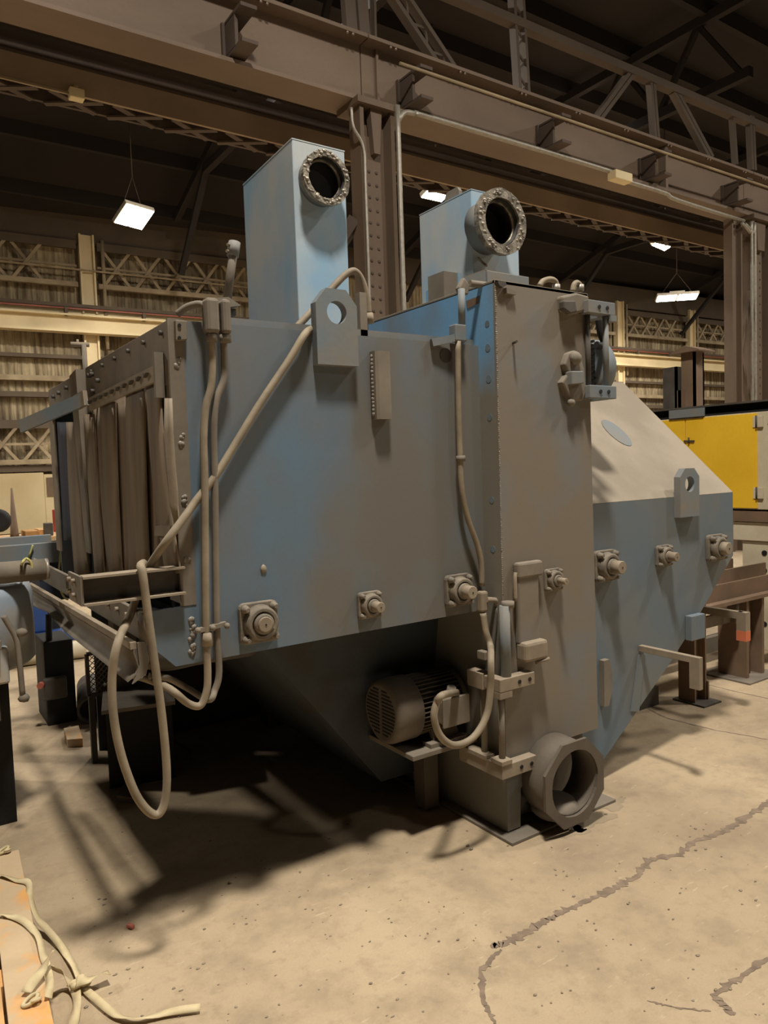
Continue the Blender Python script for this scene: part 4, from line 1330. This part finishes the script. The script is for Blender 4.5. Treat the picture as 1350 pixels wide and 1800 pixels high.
q = PY(810, 806, 2.365)
MB().cyl(q + Vector((0, 0, -0.012)), q + Vector((0, 0, 0.012)), 0.019, 12).build('conduit_coupling', 'dusty', mc)
q = PY(848, 1057, 2.36)
MB().box(q + Vector((-0.019, -0.02, -0.045)), q + Vector((0.019, 0.02, 0.045))).build('pull_elbow', 'dusty_light', mc, bevel=0.01)
MB().tube([PY(856, 1054, 2.34), PY(872, 1056, 2.33), PY(876, 1066, 2.33)], 0.012, 10).build('elbow_spur', 'dusty_light', mc)
MB().tube([PY(874, 1068, 2.33), PY(868, 1120, 2.33), PY(866, 1145, 2.33)], 0.009, 8).build('drop_hose', 'dark_steel', mc)
q = PY(866, 1150, 2.32)
MB().box(q + Vector((-0.045, -0.0, -0.02)), q + Vector((0.0, 0.05, 0.015))).build('sensor_block', 'dusty', mc, bevel=0.003)
MB().tube([PY(849, 1078, 2.35), PY(854, 1110, 2.34), PY(862, 1135, 2.32)] + [PY(x, y, 2.22) for x, y in ((863, 1160), (862, 1210), (855, 1258), (832, 1296), (800, 1310), (775, 1295), (763, 1262), (768, 1235), (778, 1222))] + [Vector((mx + 0.27, my - 0.19, mz + 0.08))], 0.0145, 10).build('motor_cable', 'conduit', mc)
mc_hub = PX(0, 0, 1)
mb = MB().cyl((mx + 0.26, my - 0.15, mz + 0.055), (mx + 0.26, my - 0.17, mz + 0.10), 0.02, 10)
mb.build('cable_gland', 'dusty', mo)

# --- long loose conduit: over the roof, down across the face, looping under the channel arm
hose = [PY(x, y, 2.40) for x, y in ((648, 552), (643, 515), (634, 487), (620, 477), (602, 490), (575, 515))]
hose = [Vector((p.x, 2.47, p.z)) for p in hose]
h1 = [PY(x, y, 2.47) for x, y in ((648, 553), (644, 520), (636, 492), (624, 477), (610, 481), (590, 500), (555, 540), (520, 577))] + [PY(505, 592, 2.5)]
t = thing('loose_conduit', 'short pale conduit arched over the roof behind the lifting lug', 'conduit', h1[0])
MB().tube(h1, 0.0135, 10).build('hose', 'conduit', t)
d_ = (h1[0] - h1[1]).normalized()
MB().cyl(h1[0] - d_ * 0.005, h1[0] + d_ * 0.035, 0.019, 10).build('end_fitting', 'dusty_light', t)
h2 = [PY(x, y, 2.41) for x, y in ((562, 577), (548, 578))] + [PY(x, y, 2.375) for x, y in ((534, 590), (510, 630), (460, 705), (420, 770))] + \
     [PY(x, y, 2.372) for x, y in ((380, 835), (345, 880))] + [PY(x, y, 2.36) for x, y in ((320, 915), (290, 955))] + [PY(262, 996, 2.46), PY(246, 1030, 2.46), PY(230, 1078, 2.44)] + \
     [PY(x, y, 2.34) for x, y in ((207, 1130), (197, 1190), (200, 1260), (214, 1330), (238, 1395), (262, 1427), (280, 1430), (291, 1402), (293, 1350), (285, 1260), (272, 1165), (260, 1080), (251, 1010))] + [PY(247, 995, 2.36), PY(252, 990, 2.40)]
tag(MB().tube(h2, 0.0135, 10).build('loose_conduit', 'conduit'), 'long pale conduit slung across the machine face and looping under the channel arm', 'conduit')
# ================================================================== things to the right
XC = 5.9
yc = thing('yellow_cabinet', 'yellow and ivory sheet metal cabinet behind the sloped roof', 'cabinet', (6.3, 3.9, 0))
MB().box((XC, 2.6, 1.16), (7.0, 4.7, 1.955)).build('body', 'ivory', yc, bevel=0.004)
yr = PX(1332, 800, XC).y
ys = PX(1206, 780, XC).y
MB().box((XC - 0.012, yr, 1.17), (XC - 0.0, ys - 0.004, 1.945)).build('door', 'yellow', yc, bevel=0.002)
MB().box((XC - 0.012, ys + 0.004, 1.17), (XC - 0.0, 4.68, 1.945)).build('door', 'yellow', yc, bevel=0.002)
for z in (1.25, 1.83):
    MB().box((XC - 0.02, yr - 0.05, z), (XC - 0.002, yr + 0.03, z + 0.09)).build('hinge', 'ivory', yc, bevel=0.002)
    MB().cyl((XC - 0.022, yr, z - 0.005), (XC - 0.022, yr, z + 0.095), 0.008, 8).build('hinge_pin', 'dark_steel', yc)
lq = PX(1212, 775, XC - 0.012)
MB().bar(lq + Vector((-0.006, 0.05, 0)), lq + Vector((-0.006, -0.05, -0.004)), 0.012, 0.014).build('latch', 'dark_steel', yc)
MB().cyl(lq + Vector((-0.012, 0, -0.02)), lq + Vector((-0.012, 0, 0.03)), 0.008, 6).build('latch_pin', 'dark_steel', yc)
for z in (1.85, 1.25):
    MB().cyl((XC - 0.004, yr - 0.1, z), (XC + 0.0, yr - 0.1, z), 0.016, 10).build('hole', 'black', yc)
bt = MB().box((XC - 0.02, 2.6, 1.06), (XC + 0.3, 4.7, 1.145)).build('sill_beam', 'brown_steel', yc)
MB().box((XC, 2.6, 0.90), (XC + 0.5, 3.5, 1.055)).build('ledge', 'ivory', yc, bevel=0.004)
lg = MB().box((XC + 0.02, 2.6, 0.0), (XC + 0.5, 3.43, 0.895)).build('pedestal', 'ivory', yc, bevel=0.004)
MB().box((XC + 0.2, 4.3, 0.0), (XC + 0.5, 4.6, 1.06)).build('pedestal', 'ivory', yc)
for py_ in (972, 1003, 1097):
    q = PX(1344, py_, XC + 0.02)
    MB().cyl(q + Vector((0.003, 0, 0)), q + Vector((-0.006, 0, 0)), 0.022, 12).build('bolt_hole', 'black', lg)
ib = thing('black_beam', 'black steel beam lying along the top of the yellow cabinet', 'beam', (XC + 0.15, 3.6, 1.957))
MB().box((XC, 2.4, 1.957), (XC + 0.3, 4.7, 1.972)).build('bottom_flange', 'black', ib)
MB().box((XC + 0.14, 2.4, 1.972), (XC + 0.16, 4.7, 2.035)).build('web', 'black', ib)
MB().box((XC, 2.4, 2.035), (XC + 0.3, 4.7, 2.05)).build('top_flange', 'dark_steel', ib)
tag(MB().box((XC - 0.03, PX(1236, 732, XC - 0.03).y, 1.957), (XC - 0.003, PX(1176, 740, XC - 0.03).y, 2.03)).build('grey_plate', 'dusty_blue'), 'short grey plate leaning on the black beam over the yellow door', 'plate')


def stub(x0, x1, ytop, mt, label, X, cap=False, ybot=722):
    a, b, c = PX(x0, ytop, X), PX(x1, ytop, X), PX((x0 + x1) / 2, ytop, X)
    t = thing('steel_post', label, 'post', (X + 0.07, (a.y + b.y) / 2, 2.05))
    y0, y1 = min(a.y, b.y), max(a.y, b.y)
    MB().box((X, y0, 2.05), (X + 0.02, y1, c.z)).build('flange', mt, t)
    MB().box((X + 0.12, y0, 2.05), (X + 0.14, y1, c.z)).build('flange', mt, t)
    MB().box((X + 0.02, (y0 + y1) / 2 - 0.01, 2.05), (X + 0.12, (y0 + y1) / 2 + 0.01, c.z)).build('web', mt, t)
    MB().box((X + 0.0, y0 - 0.0, 2.05), (X + 0.14, y0 + 0.02, c.z)).build('side_plate', mt, t)
    if cap:
        MB().box((X - 0.05, y0 - 0.07, c.z), (X + 0.2, y1 + 0.07, c.z + 0.012)).build('cap_plate', mt, t)
        MB().prism([(X - 0.05, y0 - 0.07, c.z + 0.012), (X - 0.05, y1 + 0.07, c.z + 0.012), (X - 0.05, (y0 + y1) / 2, c.z + 0.06)], (0.25, 0, 0)).build('cap_ridge', mt, t)
    return t


stub(1165, 1189, 646, 'dark_steel', 'grey square steel post standing on the black beam', XC + 0.03)
stub(1197, 1221, 620, 'brown_steel', 'taller brown steel post with pitched cap plate', XC + 0.08, True)
stub(1190, 1195, 686, 'brown_steel', 'short brown steel stub between the two taller posts', XC - 0.0)

# low steel beam rack
rk = thing('beam_rack', 'low brown rack of heavy steel beams right of the machine', 'rack', (5.1, 3.1, 0))
MB().box((4.45, 2.92, 0.60), (5.9, 2.94, 0.715)).build('front_beam', 'brown_steel', rk)
MB().box((4.45, 2.86, 0.575), (5.9, 3.0, 0.60)).build('front_flange', 'brown_steel', rk)
MB().box((4.45, 3.22, 0.60), (5.9, 3.24, 0.73)).build('rear_beam', 'brown_steel', rk)
MB().box((4.45, 3.5, 0.60), (5.9, 3.52, 0.74)).build('rear_beam', 'brown_steel', rk)
MB().box((5.02, 2.88, 0.012), (5.05, 3.1, 0.575)).build('post', 'brown_steel', rk)
MB().box((5.05, 2.98, 0.012), (5.22, 3.0, 0.575)).build('post', 'brown_steel', rk)
MB().box((5.22, 2.88, 0.012), (5.25, 3.1, 0.575)).build('post', 'brown_steel', rk)
MB().cyl((5.13, 3.02, 0.012), (5.13, 3.02, 0.575), 0.09, 16).build('round_post', 'brown_steel', rk)
MB().box((4.92, 2.8, 0.0), (5.35, 3.2, 0.012)).build('foot_plate', 'dusty', rk)
MB().box((4.5, 3.0, 0.40), (5.02, 3.03, 0.48)).build('cross_bar', 'dusty', rk)
MB().box((4.5, 3.3, 0.08), (5.6, 3.36, 0.20)).build('low_rail', 'dusty', rk)
MB().cyl((4.93, 2.9, 0.42), (4.93, 2.9, 0.58), 0.015, 8).build('drop_pipe', 'dusty', rk)
MB().box((4.5, 3.6, 0.0), (4.62, 3.7, 0.6)).build('post', 'brown_steel', rk)
MB().box((5.5, 3.6, 0.0), (5.62, 3.7, 0.6)).build('post', 'brown_steel', rk)
ps = thing('support_post', 'brown support post with foot plate under the machine\'s right end', 'post', (4.33, 2.86, 0))
MB().box((4.27, 2.80, 0.01), (4.285, 2.92, 0.80)).build('flange', 'brown_steel', ps)
MB().box((4.285, 2.852, 0.01), (4.385, 2.868, 0.80)).build('web', 'brown_steel', ps)
MB().box((4.385, 2.80, 0.01), (4.40, 2.92, 0.80)).build('flange', 'brown_steel', ps)
MB().box((4.25, 2.72, 0.0), (4.44, 2.95, 0.01)).build('foot_plate', 'dark_steel', ps)
MB().prism([(4.40, 2.79, 0.01), (4.40, 2.86, 0.01), (4.40, 2.86, 0.16), (4.40, 2.79, 0.13)], (0.014, 0, 0)).build('gusset', 'brown_steel', ps)
oa = MB().box((4.30, 2.50, 0.60), (4.335, 2.80, 0.645)).build('outrigger_arm', 'dusty_light', ps)
MB().box((4.295, 2.47, 0.47), (4.345, 2.53, 0.645)).build('arm_end', 'dusty_light', oa)
MB().box((4.294, 2.469, 0.468), (4.346, 2.531, 0.53)).build('orange_tip', 'orange', oa)
MB().box((4.30, 2.80, 0.76), (4.37, 2.82, 0.80)).build('cleat', 'dusty_blue', ps)
dk = thing('steel_skid', 'dark steel skid on the floor behind the sloping hopper', 'skid', (3.9, 3.3, 0))
MB().box((3.5, 2.95, 0.0), (4.1, 3.05, 0.12)).build('runner', 'dark_steel', dk)
MB().box((3.5, 3.6, 0.0), (4.1, 3.7, 0.12)).build('runner', 'dark_steel', dk)
MB().box((3.85, 2.95, 0.12), (3.97, 3.7, 0.42)).build('upright', 'boot', dk)
# ================================================================== things to the left
cv = thing('conveyor_frame', 'grey steel conveyor frame reaching in from the left edge', 'conveyor', (0.3, 4.8, 0))
MB().box((-1.2, 4.8, 1.10), (0.93, 4.85, 1.222)).build('side_channel', 'dusty_blue', cv, bevel=0.004)
MB().box((-1.2, 5.5, 1.10), (0.93, 5.55, 1.222)).build('side_channel', 'dusty_blue', cv, bevel=0.004)
MB().box((0.74, 4.86, 0.86), (0.93, 5.5, 1.10)).build('drive_cover', 'rubber_dark', cv)
for x in (-0.6, 0.30):
    MB().box((x, 4.81, 0), (x + 0.08, 4.89, 1.10)).build('leg', 'dark_steel', cv)
    MB().box((x, 5.46, 0), (x + 0.08, 5.54, 1.10)).build('leg', 'dark_steel', cv)
pa_ = PY(84, 1000, 3.62)
pb_ = PY(-90, 1015, 3.62)
sp_ = thing('steel_pipe', 'brown steel pipe with bright cut end at the left edge', 'pipe', pa_)
MB().pipe(pa_, pb_, 0.048, 0.04, 24).build('barrel', 'dusty', sp_)
dd = (pb_ - pa_).normalized()
MB().pipe(pa_ - dd * 0.001, pa_ + dd * 0.012, 0.0485, 0.041, 24).build('cut_end', 'galv', sp_)
w1 = [PY(x, y, 4.78) for x, y in ((58, 958), (52, 975), (45, 990))] + [PY(x, y, 3.58) for x, y in ((38, 992), (46, 982), (55, 990), (56, 1004))]
tag(MB().tube(w1, 0.006, 6).build('tie_wire', 'yellow_wire'), 'yellow tie wire knotted around the brown pipe', 'wire')
w2 = [PY(x, y, 4.78) for x, y in ((107, 955), (105, 985), (103, 1010), (106, 1035), (113, 1050), (120, 1054))]
tag(MB().tube(w2, 0.006, 6).build('tie_wire', 'yellow_wire'), 'yellow tie wire hanging straight down from the conveyor frame', 'wire')

du = thing('drum_unit', 'pale blue drum on a dark stand at the left edge', 'drum', (0.1, 3.9, 0))
re_ = PY(64, 1080, 3.75)
zt, zb = PY(60, 1016, 3.75).z, PY(70, 1158, 3.75).z
MB().lathe((re_.x - 0.31, 3.85, zb), (0, 0, 1), [(0.29, 0), (0.31, 0.02), (0.31, zt - zb - 0.06), (0.30, zt - zb - 0.02), (0.26, zt - zb)], 40).build('drum', 'tank', du)
MB().box((-0.6, 3.55, 0.72), (0.40, 3.75, zb + 0.12)).build('motor_box', 'tank', du, bevel=0.01)
MB().box((-0.6, 3.5, zb + 0.12), (0.37, 3.73, zb + 0.16)).build('top_tray', 'dusty', du, bevel=0.004)
MB().box((-0.6, 3.80, 0.0), (0.42, 4.4, zb)).build('stand', 'black', du)
MB().box((-0.6, 3.6, 0.55), (0.36, 3.8, 0.72)).build('crossbeam', 'dark_steel', du)
l0 = [PY(x, y, 3.5) for x, y in ((6, 1083), (16, 1100), (28, 1122), (33, 1150), (40, 1225))]
lv_ = MB().tube(l0, 0.012, 8).build('lever', 'dusty', du)
for px, py in ((38, 1112), (42, 1227)):
    q = PY(px, py, 3.5)
    MB().ball(q, 0.02, (1.3, 1, 1), 8, 0.1).build('lever_joint', 'dusty', lv_)

bx = thing('black_control_box', 'matt black control box standing left of the hanging conduit loop', 'control box', (0.85, 5.3, 0))
q0, q1 = PY(78, 1165, 5.15), PY(130, 1160, 5.15)
MB().box((q0.x, 5.15, 0.0), (q1.x, 5.5, 0.55)).build('body', 'black', bx, bevel=0.01)
q = PY(92, 1205, 5.15)
MB().box(q + Vector((-0.06, -0.06, -0.08)), q + Vector((0.08, 0, 0.06))).build('socket', 'dark_steel', bx, bevel=0.01)
MB().cyl(PY(74, 1203, 5.1), PY(70, 1206, 5.05), 0.02, 10).build('knob', 'red_dusty', bx)
MB().tube([PY(88, 1165, 5.2), PY(86, 1120, 5.2), PY(86, 1080, 5.2)], 0.02, 8).build('cable', 'black', bx)

tag(MB().cyl(PZ(15, 1158, 0.08), PZ(150, 1140, 0.08), 0.08, 14).build('floor_pipe', 'ivory'), 'cream pipe lying on the floor behind the black control box', 'pipe')
bm_ = thing('blue_machine', 'deep blue machine frame far behind the drum', 'machine', PZ(95, 1130, 0))
o_ = ORIG[bm_.name]
MB().box(o_ + Vector((-0.3, 0, 0)), o_ + Vector((0.45, 0.5, 0.1))).build('base', 'blue_deep', bm_)
MB().box(o_ + Vector((-0.35, 0.1, 0.1)), o_ + Vector((-0.02, 0.5, 0.75))).build('cabinet', 'blue_deep', bm_, bevel=0.02)
MB().box(o_ + Vector((0.0, 0.2, 0.1)), o_ + Vector((0.1, 0.4, 0.5))).build('guard', 'black', bm_)

# under the inlet: mesh guard, tray, pipe end
mg = thing('mesh_guard', 'small wire mesh guard under the spill apron', 'guard', (1.05, 4.4, 0))
g0, g1, g2, g3 = PY(152, 1150, 4.3), PY(200, 1150, 4.3), PY(200, 1215, 4.3), PY(152, 1215, 4.3)
zlo, zhi, xlo, xhi = g2.z, g0.z, g0.x, g1.x
for a, b in (((xlo, zlo), (xhi, zlo)), ((xhi, zlo), (xhi, zhi)), ((xhi, zhi), (xlo, zhi)), ((xlo, zhi), (xlo, zlo))):
    MB().bar((a[0], 4.3, a[1]), (b[0], 4.3, b[1]), 0.02, 0.02, (0, 1, 0)).build('frame_bar', 'dark_steel', mg)
ms_ = MB()
L_ = (xhi - xlo) + (zhi - zlo)
k = 0.0
while k < L_:
    for mirror in (False, True):
        p = [xlo + min(k, xhi - xlo), zlo + max(0.0, k - (xhi - xlo))]
        r = [xlo + max(0.0, k - (zhi - zlo)), zlo + min(k, zhi - zlo)]
        if mirror:
            p[0], r[0] = xlo + xhi - p[0], xlo + xhi - r[0]
        if abs(p[0] - r[0]) > 0.01:
            ms_.bar((p[0], 4.3, p[1]), (r[0], 4.3, r[1]), 0.004, 0.004, (0, 1, 0))
    k += 0.03
ms_.build('wire_mesh', 'dusty', mg, kind='stuff')
MB().box((xlo, 4.3, 0.0), (xlo + 0.03, 4.33, zlo)).build('leg', 'dark_steel', mg)
MB().box((xhi - 0.03, 4.3, 0.0), (xhi, 4.33, zlo)).build('leg', 'dark_steel', mg)
tr = thing('steel_tray', 'grey steel tray on dark blocks under the inlet end', 'tray', (1.2, 3.8, 0))
za = 0.42
c4 = [PZ(178, 1250, za), PZ(308, 1232, za), PZ(300, 1190, za), PZ(182, 1200, za)]
MB().prism(c4, (0, 0, -0.02)).build('tray_plate', 'dusty', tr)
cc = sum(c4, Vector()) / 4
inn_ = [cc + (p - cc) * 0.9 for p in c4]
MB().prism([Vector((p.x, p.y, 0.0)) for p in inn_], (0, 0, za - 0.02)).build('block', 'black', tr)
q = PZ(163, 1272, 0.0)
pe = thing('pipe_stub', 'dark open pipe end beside the steel tray', 'pipe', (q.x, q.y + 0.1, 0))
MB().pipe((q.x, q.y, 0.09), (q.x + 0.12, q.y + 0.6, 0.09), 0.09, 0.075, 24).build('barrel', 'dark_steel', pe)
MB().cyl((q.x + 0.005, q.y + 0.06, 0.09), (q.x + 0.006, q.y + 0.07, 0.09), 0.076, 20).build('bore', 'black', pe)
rp = [PZ(296, 1298, 0.02), PZ(328, 1314, 0.02), PZ(336, 1320, 0.02), PZ(338, 1338, 0.01)]
tag(MB().tube(rp, 0.008, 6, smooth_path=False).build('bent_rod', 'dusty'), 'bent steel rod on the shadowed floor by the conduit loop', 'rod')
c4 = [PZ(205, 1398, 0.03), PZ(232, 1402, 0.03), PZ(246, 1362, 0.03), PZ(225, 1366, 0.03)]
tag(MB().prism(c4, (0, 0, -0.03)).build('steel_offcut', 'dusty'), 'flat steel offcut on the dark floor inside the conduit loop', 'plate')
c4 = [PZ(118, 1300, 0.05), PZ(145, 1298, 0.05), PZ(138, 1275, 0.05), PZ(112, 1280, 0.05)]
tag(MB().prism(c4, (0, 0, -0.05)).build('wood_block', 'wood_dirty'), 'pale block on the floor beside the black control box', 'block')

# far clutter by the cream boards
def far_box(px0, px1, py0, py1, Y, dpth, mt, name, label, cat, z0=None):
    a, b = PY(px0, py0, Y), PY(px1, py1, Y)
    zlo_ = b.z if z0 is None else z0
    o = MB().box((a.x, Y, zlo_), (PY(px1, py0, Y).x, Y + dpth, a.z)).build(name, mt, bevel=0.01)
    return tag(o, label, cat)


wbn = thing('work_bench', 'long low bench with pale top in the far aisle at left', 'bench', (1.4, 11.2, 0))
a_, b_ = PY(-30, 952, 11), PY(128, 938, 11)
MB().box((a_.x, 11, a_.z - 0.06), (b_.x, 12, a_.z)).build('top', 'wood_dirty', wbn)
for x in (a_.x + 0.3, b_.x - 0.15):
    MB().box((x, 11.1, 0), (x + 0.1, 11.9, a_.z - 0.06)).build('leg', 'dark_steel', wbn)
zt_ = a_.z
far_box(44, 68, 934, 952, 11.3, 0.4, 'card', 'cardboard_box', 'left orange-brown carton on the far bench', 'box', zt_)
far_box(68, 92, 931, 950, 11.4, 0.4, 'wood', 'cardboard_box', 'right orange-brown carton on the far bench', 'box', zt_)
far_box(93, 104, 896, 923, 11.9, 0.08, 'red', 'red_sign', 'red and white placard at the back of the far bench', 'sign', zt_)
far_box(78, 93, 920, 946, 11.15, 0.12, 'dark_steel', 'bench_vice', 'dark vice on the far bench', 'vice', zt_)
q = PY(26, 946, 11.5)
q2 = PY(24, 858, 11.5)
tag(MB().lathe((q.x, 11.5, zt_), (0, 0, 1), [(0.06, 0), (0.055, 0.05), (0.012, q2.z - zt_)], 10).build('tapered_spike', 'brown_steel'), 'tall dark tapered spike standing on the far bench', 'spike')
q = PY(0, 915, 11.4)
tag(MB().lathe((q.x - 0.05, 11.3, q.z), (0.4, 1, 0), [(0.12, 0), (0.16, 0.03), (0.16, 0.1), (0.12, 0.13)], 20).build('tyre', 'black'), 'black tyre at the left edge on the far bench', 'tyre')
# ================================================================== pallet, straps and small floor things
pl_ = thing('board_pallet', 'pine board pallet cut off by the lower left corner', 'pallet', (0.2, 2.6, 0))
zt2 = 0.11
e0, e1 = PZ(33, 1493, zt2), PZ(97, 1812, zt2)
s0, s1 = PZ(-6, 1580, zt2), PZ(13, 1800, zt2)
dirv = (e1 - e0).normalized()
side = Vector((-dirv.y, dirv.x, 0))
if side.x > 0:
    side = -side
w = 0.107
for k, mt in enumerate(('wood_dirty', 'wood', 'wood_dirty')):
    p0 = e0 + side * (k * (w + 0.008))
    p1 = p0 + dirv * 1.7
    MB().prism([p0, p1, p1 + side * w, p0 + side * w], (0, 0, -0.022)).build('board', mt, pl_, bevel=0.002)
for t_ in (0.06, 0.75, 1.4):
    p0 = e0 + dirv * t_ + Vector((0, 0, -0.0225))
    MB().prism([p0 + side * 0.02, p0 + side * 0.02 + dirv * 0.09, p0 + dirv * 0.09 + side * 0.42, p0 + side * 0.42], (0, 0, -(zt2 - 0.0225))).build('bearer', 'wood', pl_)


def ribbon(pts, w, name, label, zs, twist=()):
    P = [PZ(x, y, z) for (x, y), z in zip(pts, zs)]
    # smooth
    Q = []
    for i in range(len(P) - 1):
        p0 = P[i - 1] if i else P[i] * 2 - P[i + 1]
        p1, p2 = P[i], P[i + 1]
        p3 = P[i + 2] if i + 2 < len(P) else p2 * 2 - p1
        for k in range(5):
            t = k / 5
            Q.append(0.5 * ((2 * p1) + (p2 - p0) * t + (2 * p0 - 5 * p1 + 4 * p2 - p3) * t * t + (3 * p1 - p0 - 3 * p2 + p3) * t ** 3))
    Q.append(P[-1])
    g = []
    for i, p in enumerate(Q):
        d = (Q[min(i + 1, len(Q) - 1)] - Q[max(i - 1, 0)]).normalized()
        s = d.cross(Vector((0, 0, 1))).normalized()
        tw = 0.9 * math.sin(i * 0.35 + len(pts))
        s = (s * math.cos(tw * 0.6) + Vector((0, 0, 1)) * math.sin(tw * 0.6))
        q = p + Vector((0, 0, abs(math.sin(tw * 0.6)) * w * 0.5 + 0.004))
        g.append([q - s * w / 2, q, q + s * w / 2])
    return tag(MB().sheet(g, 0.0015).build(name, 'strap'), label, 'strap')


ribbon(((0, 1542), (30, 1550), (50, 1556), (52, 1575), (62, 1610), (78, 1632), (108, 1668), (128, 1700), (145, 1735), (168, 1760), (205, 1788), (240, 1796), (290, 1785), (352, 1776)), 0.022, 'packing_strap',
       'longest cream packing strap trailing from the pallet to a pointed end', (zt2,) * 3 + (0.10, 0.06, 0.03) + (0.006,) * 8)
ribbon(((0, 1612), (22, 1614), (48, 1628), (66, 1648), (75, 1680), (82, 1700), (88, 1730), (85, 1760)), 0.022, 'packing_strap',
       'cream packing strap curling across the pallet boards', (zt2 + 0.002,) * 6 + (zt2, zt2 + 0.0))
ribbon(((95, 1676), (80, 1700), (62, 1728), (46, 1748)), 0.03, 'packing_strap', 'short folded strap end lying on the pallet near the eye bolt', (zt2 + 0.06, zt2 + 0.03, zt2 + 0.012, zt2 + 0.01))
ribbon(((88, 1700), (110, 1718), (130, 1740), (136, 1765), (130, 1800), (128, 1830)), 0.028, 'packing_strap', 'cream strap dropping off the pallet towards the bottom edge', (zt2 + 0.004, 0.05, 0.012, 0.008, 0.006, 0.006))
ribbon(((134, 1733), (150, 1727), (170, 1722), (192, 1713)), 0.034, 'packing_strap', 'stubby strap tail sticking out of the knot on the floor', (0.03, 0.035, 0.03, 0.03))
kp = PZ(140, 1732, 0.02)
mbk = MB()
for k in range(5):
    a = k * 1.3
    mbk.ball(kp + Vector((0.018 * math.cos(a), 0.018 * math.sin(a), 0.004 * k)), 0.015, (1.3, 0.8, 0.7), 8, 0.15)
tag(mbk.build('strap_knot', 'strap'), 'knot of cream strapping on the concrete', 'knot')
for (px, py), lb in (((54, 1765), 'clear crumpled eyelet on the pallet near the bottom edge'), ((6, 1500), 'clear crumpled eyelet at the far end of the pallet')):
    q = PZ(px, py, zt2)
    t = MB().tube([q + Vector((0.02 * math.cos(a), 0.014 * math.sin(a), 0.012 + 0.008 * math.cos(a))) for a in [2 * math.pi * k / 12 for k in range(13)]], 0.006, 8, 3)
    t.tube([q + Vector((0.012 * math.cos(a) + 0.012, 0.012 * math.sin(a) - 0.008, 0.012 - 0.006 * math.sin(a))) for a in [2 * math.pi * k / 10 for k in range(11)]], 0.005, 8, 3)
    tag(t.build('plastic_eyelet', 'strap'), lb, 'eyelet')
q = PZ(230, 1632, 0.0)
tag(MB().lathe(q + Vector((-0.008, 0.012, 0.009)), (0.5, -0.8, 0), [(0.006, 0), (0.009, 0.004), (0.009, 0.024), (0.006, 0.028)], 12).build('red_plug', 'red_dusty'), 'small red plug lying alone on the concrete floor', 'plug')

# floor cracks, each a slightly sunken ragged strip
def crack(pts, w, name='floor_crack'):
    P = [PZ(x, y, 0.0) for x, y in pts]
    Q = []
    for i in range(len(P) - 1):
        for k in range(12):
            t = k / 12
            p = P[i].lerp(P[i + 1], t)
            Q.append(p + Vector((random.uniform(-1, 1), random.uniform(-1, 1), 0)) * 0.004)
    Q.append(P[-1])
    L, Rr = [], []
    for i, p in enumerate(Q):
        d = (Q[min(i + 1, len(Q) - 1)] - Q[max(i - 1, 0)]).normalized()
        s = Vector((-d.y, d.x, 0))
        ww = w * random.uniform(0.35, 1.2) * (0.35 if i in (0, len(Q) - 1) else 1)
        L.append(p + s * ww * random.uniform(0.3, 0.7) + Vector((0, 0, 0.0012)))
        Rr.append(p - s * ww * random.uniform(0.3, 0.7) + Vector((0, 0, 0.0012)))
    n = len(Q)
    mb = MB()
    mb.add(L + Rr, [(i, i + 1, n + i + 1, n + i) for i in range(n - 1)])
    return mb.build(name, 'crack', fl)


crack(((1360, 1404), (1320, 1432), (1270, 1462), (1215, 1482), (1195, 1502), (1140, 1512), (1120, 1540), (1085, 1560), (1030, 1585), (985, 1605), (960, 1618), (925, 1640), (885, 1660), (862, 1664)), 0.035)
crack(((1360, 1680), (1300, 1718), (1255, 1750), (1290, 1785)), 0.03)
crack(((1140, 1760), (1190, 1772), (1250, 1778)), 0.008)
crack(((880, 1670), (845, 1705), (850, 1760), (870, 1800)), 0.02)
crack(((1120, 1235), (1170, 1262), (1250, 1282), (1350, 1300)), 0.012)
crack(((1230, 1200), (1290, 1215), (1350, 1228)), 0.01)
for (px, py), r0, sq in (((1040, 1440), 0.11, 0.6), ((1075, 1415), 0.09, 0.5), ((1010, 1462), 0.07, 0.5)):
    q = PZ(px, py, 0.0)
    P = []
    for k in range(40):
        a = 2 * math.pi * k / 40
        r = r0 * (1 + 0.35 * math.sin(3 * a + px) + random.uniform(-0.15, 0.15))
        P.append(q + Vector((r * math.cos(a), r * sq * math.sin(a), 0.0008)))
    MB().add(P, [tuple(range(40))]).build('dust_spill', 'dust_spill', fl)
deb = MB()
random.seed(3)
for k in range(240):
    px, py = random.uniform(120, 1345), random.uniform(1420, 1795)
    q = PZ(px, py, 0.0)
    r = random.uniform(0.0015, 0.0045)
    deb.ball(q + Vector((0, 0, r * 0.4)), r, (random.uniform(0.8, 2.2), random.uniform(0.8, 1.6), 0.5), 6, 0.3)
for px, py in ((822, 1488), (828, 1494), (1065, 1432), (1003, 1460), (405, 1553)):
    q = PZ(px, py, 0.0)
    deb.ball(q + Vector((0, 0, 0.004)), 0.008, (1.2, 0.9, 0.8), 6, 0.3)
d_o = deb.build('floor_debris', 'dusty_light', kind='stuff')
d_o['label'] = 'small chips and grit scattered on the concrete'
d_o['category'] = 'debris'
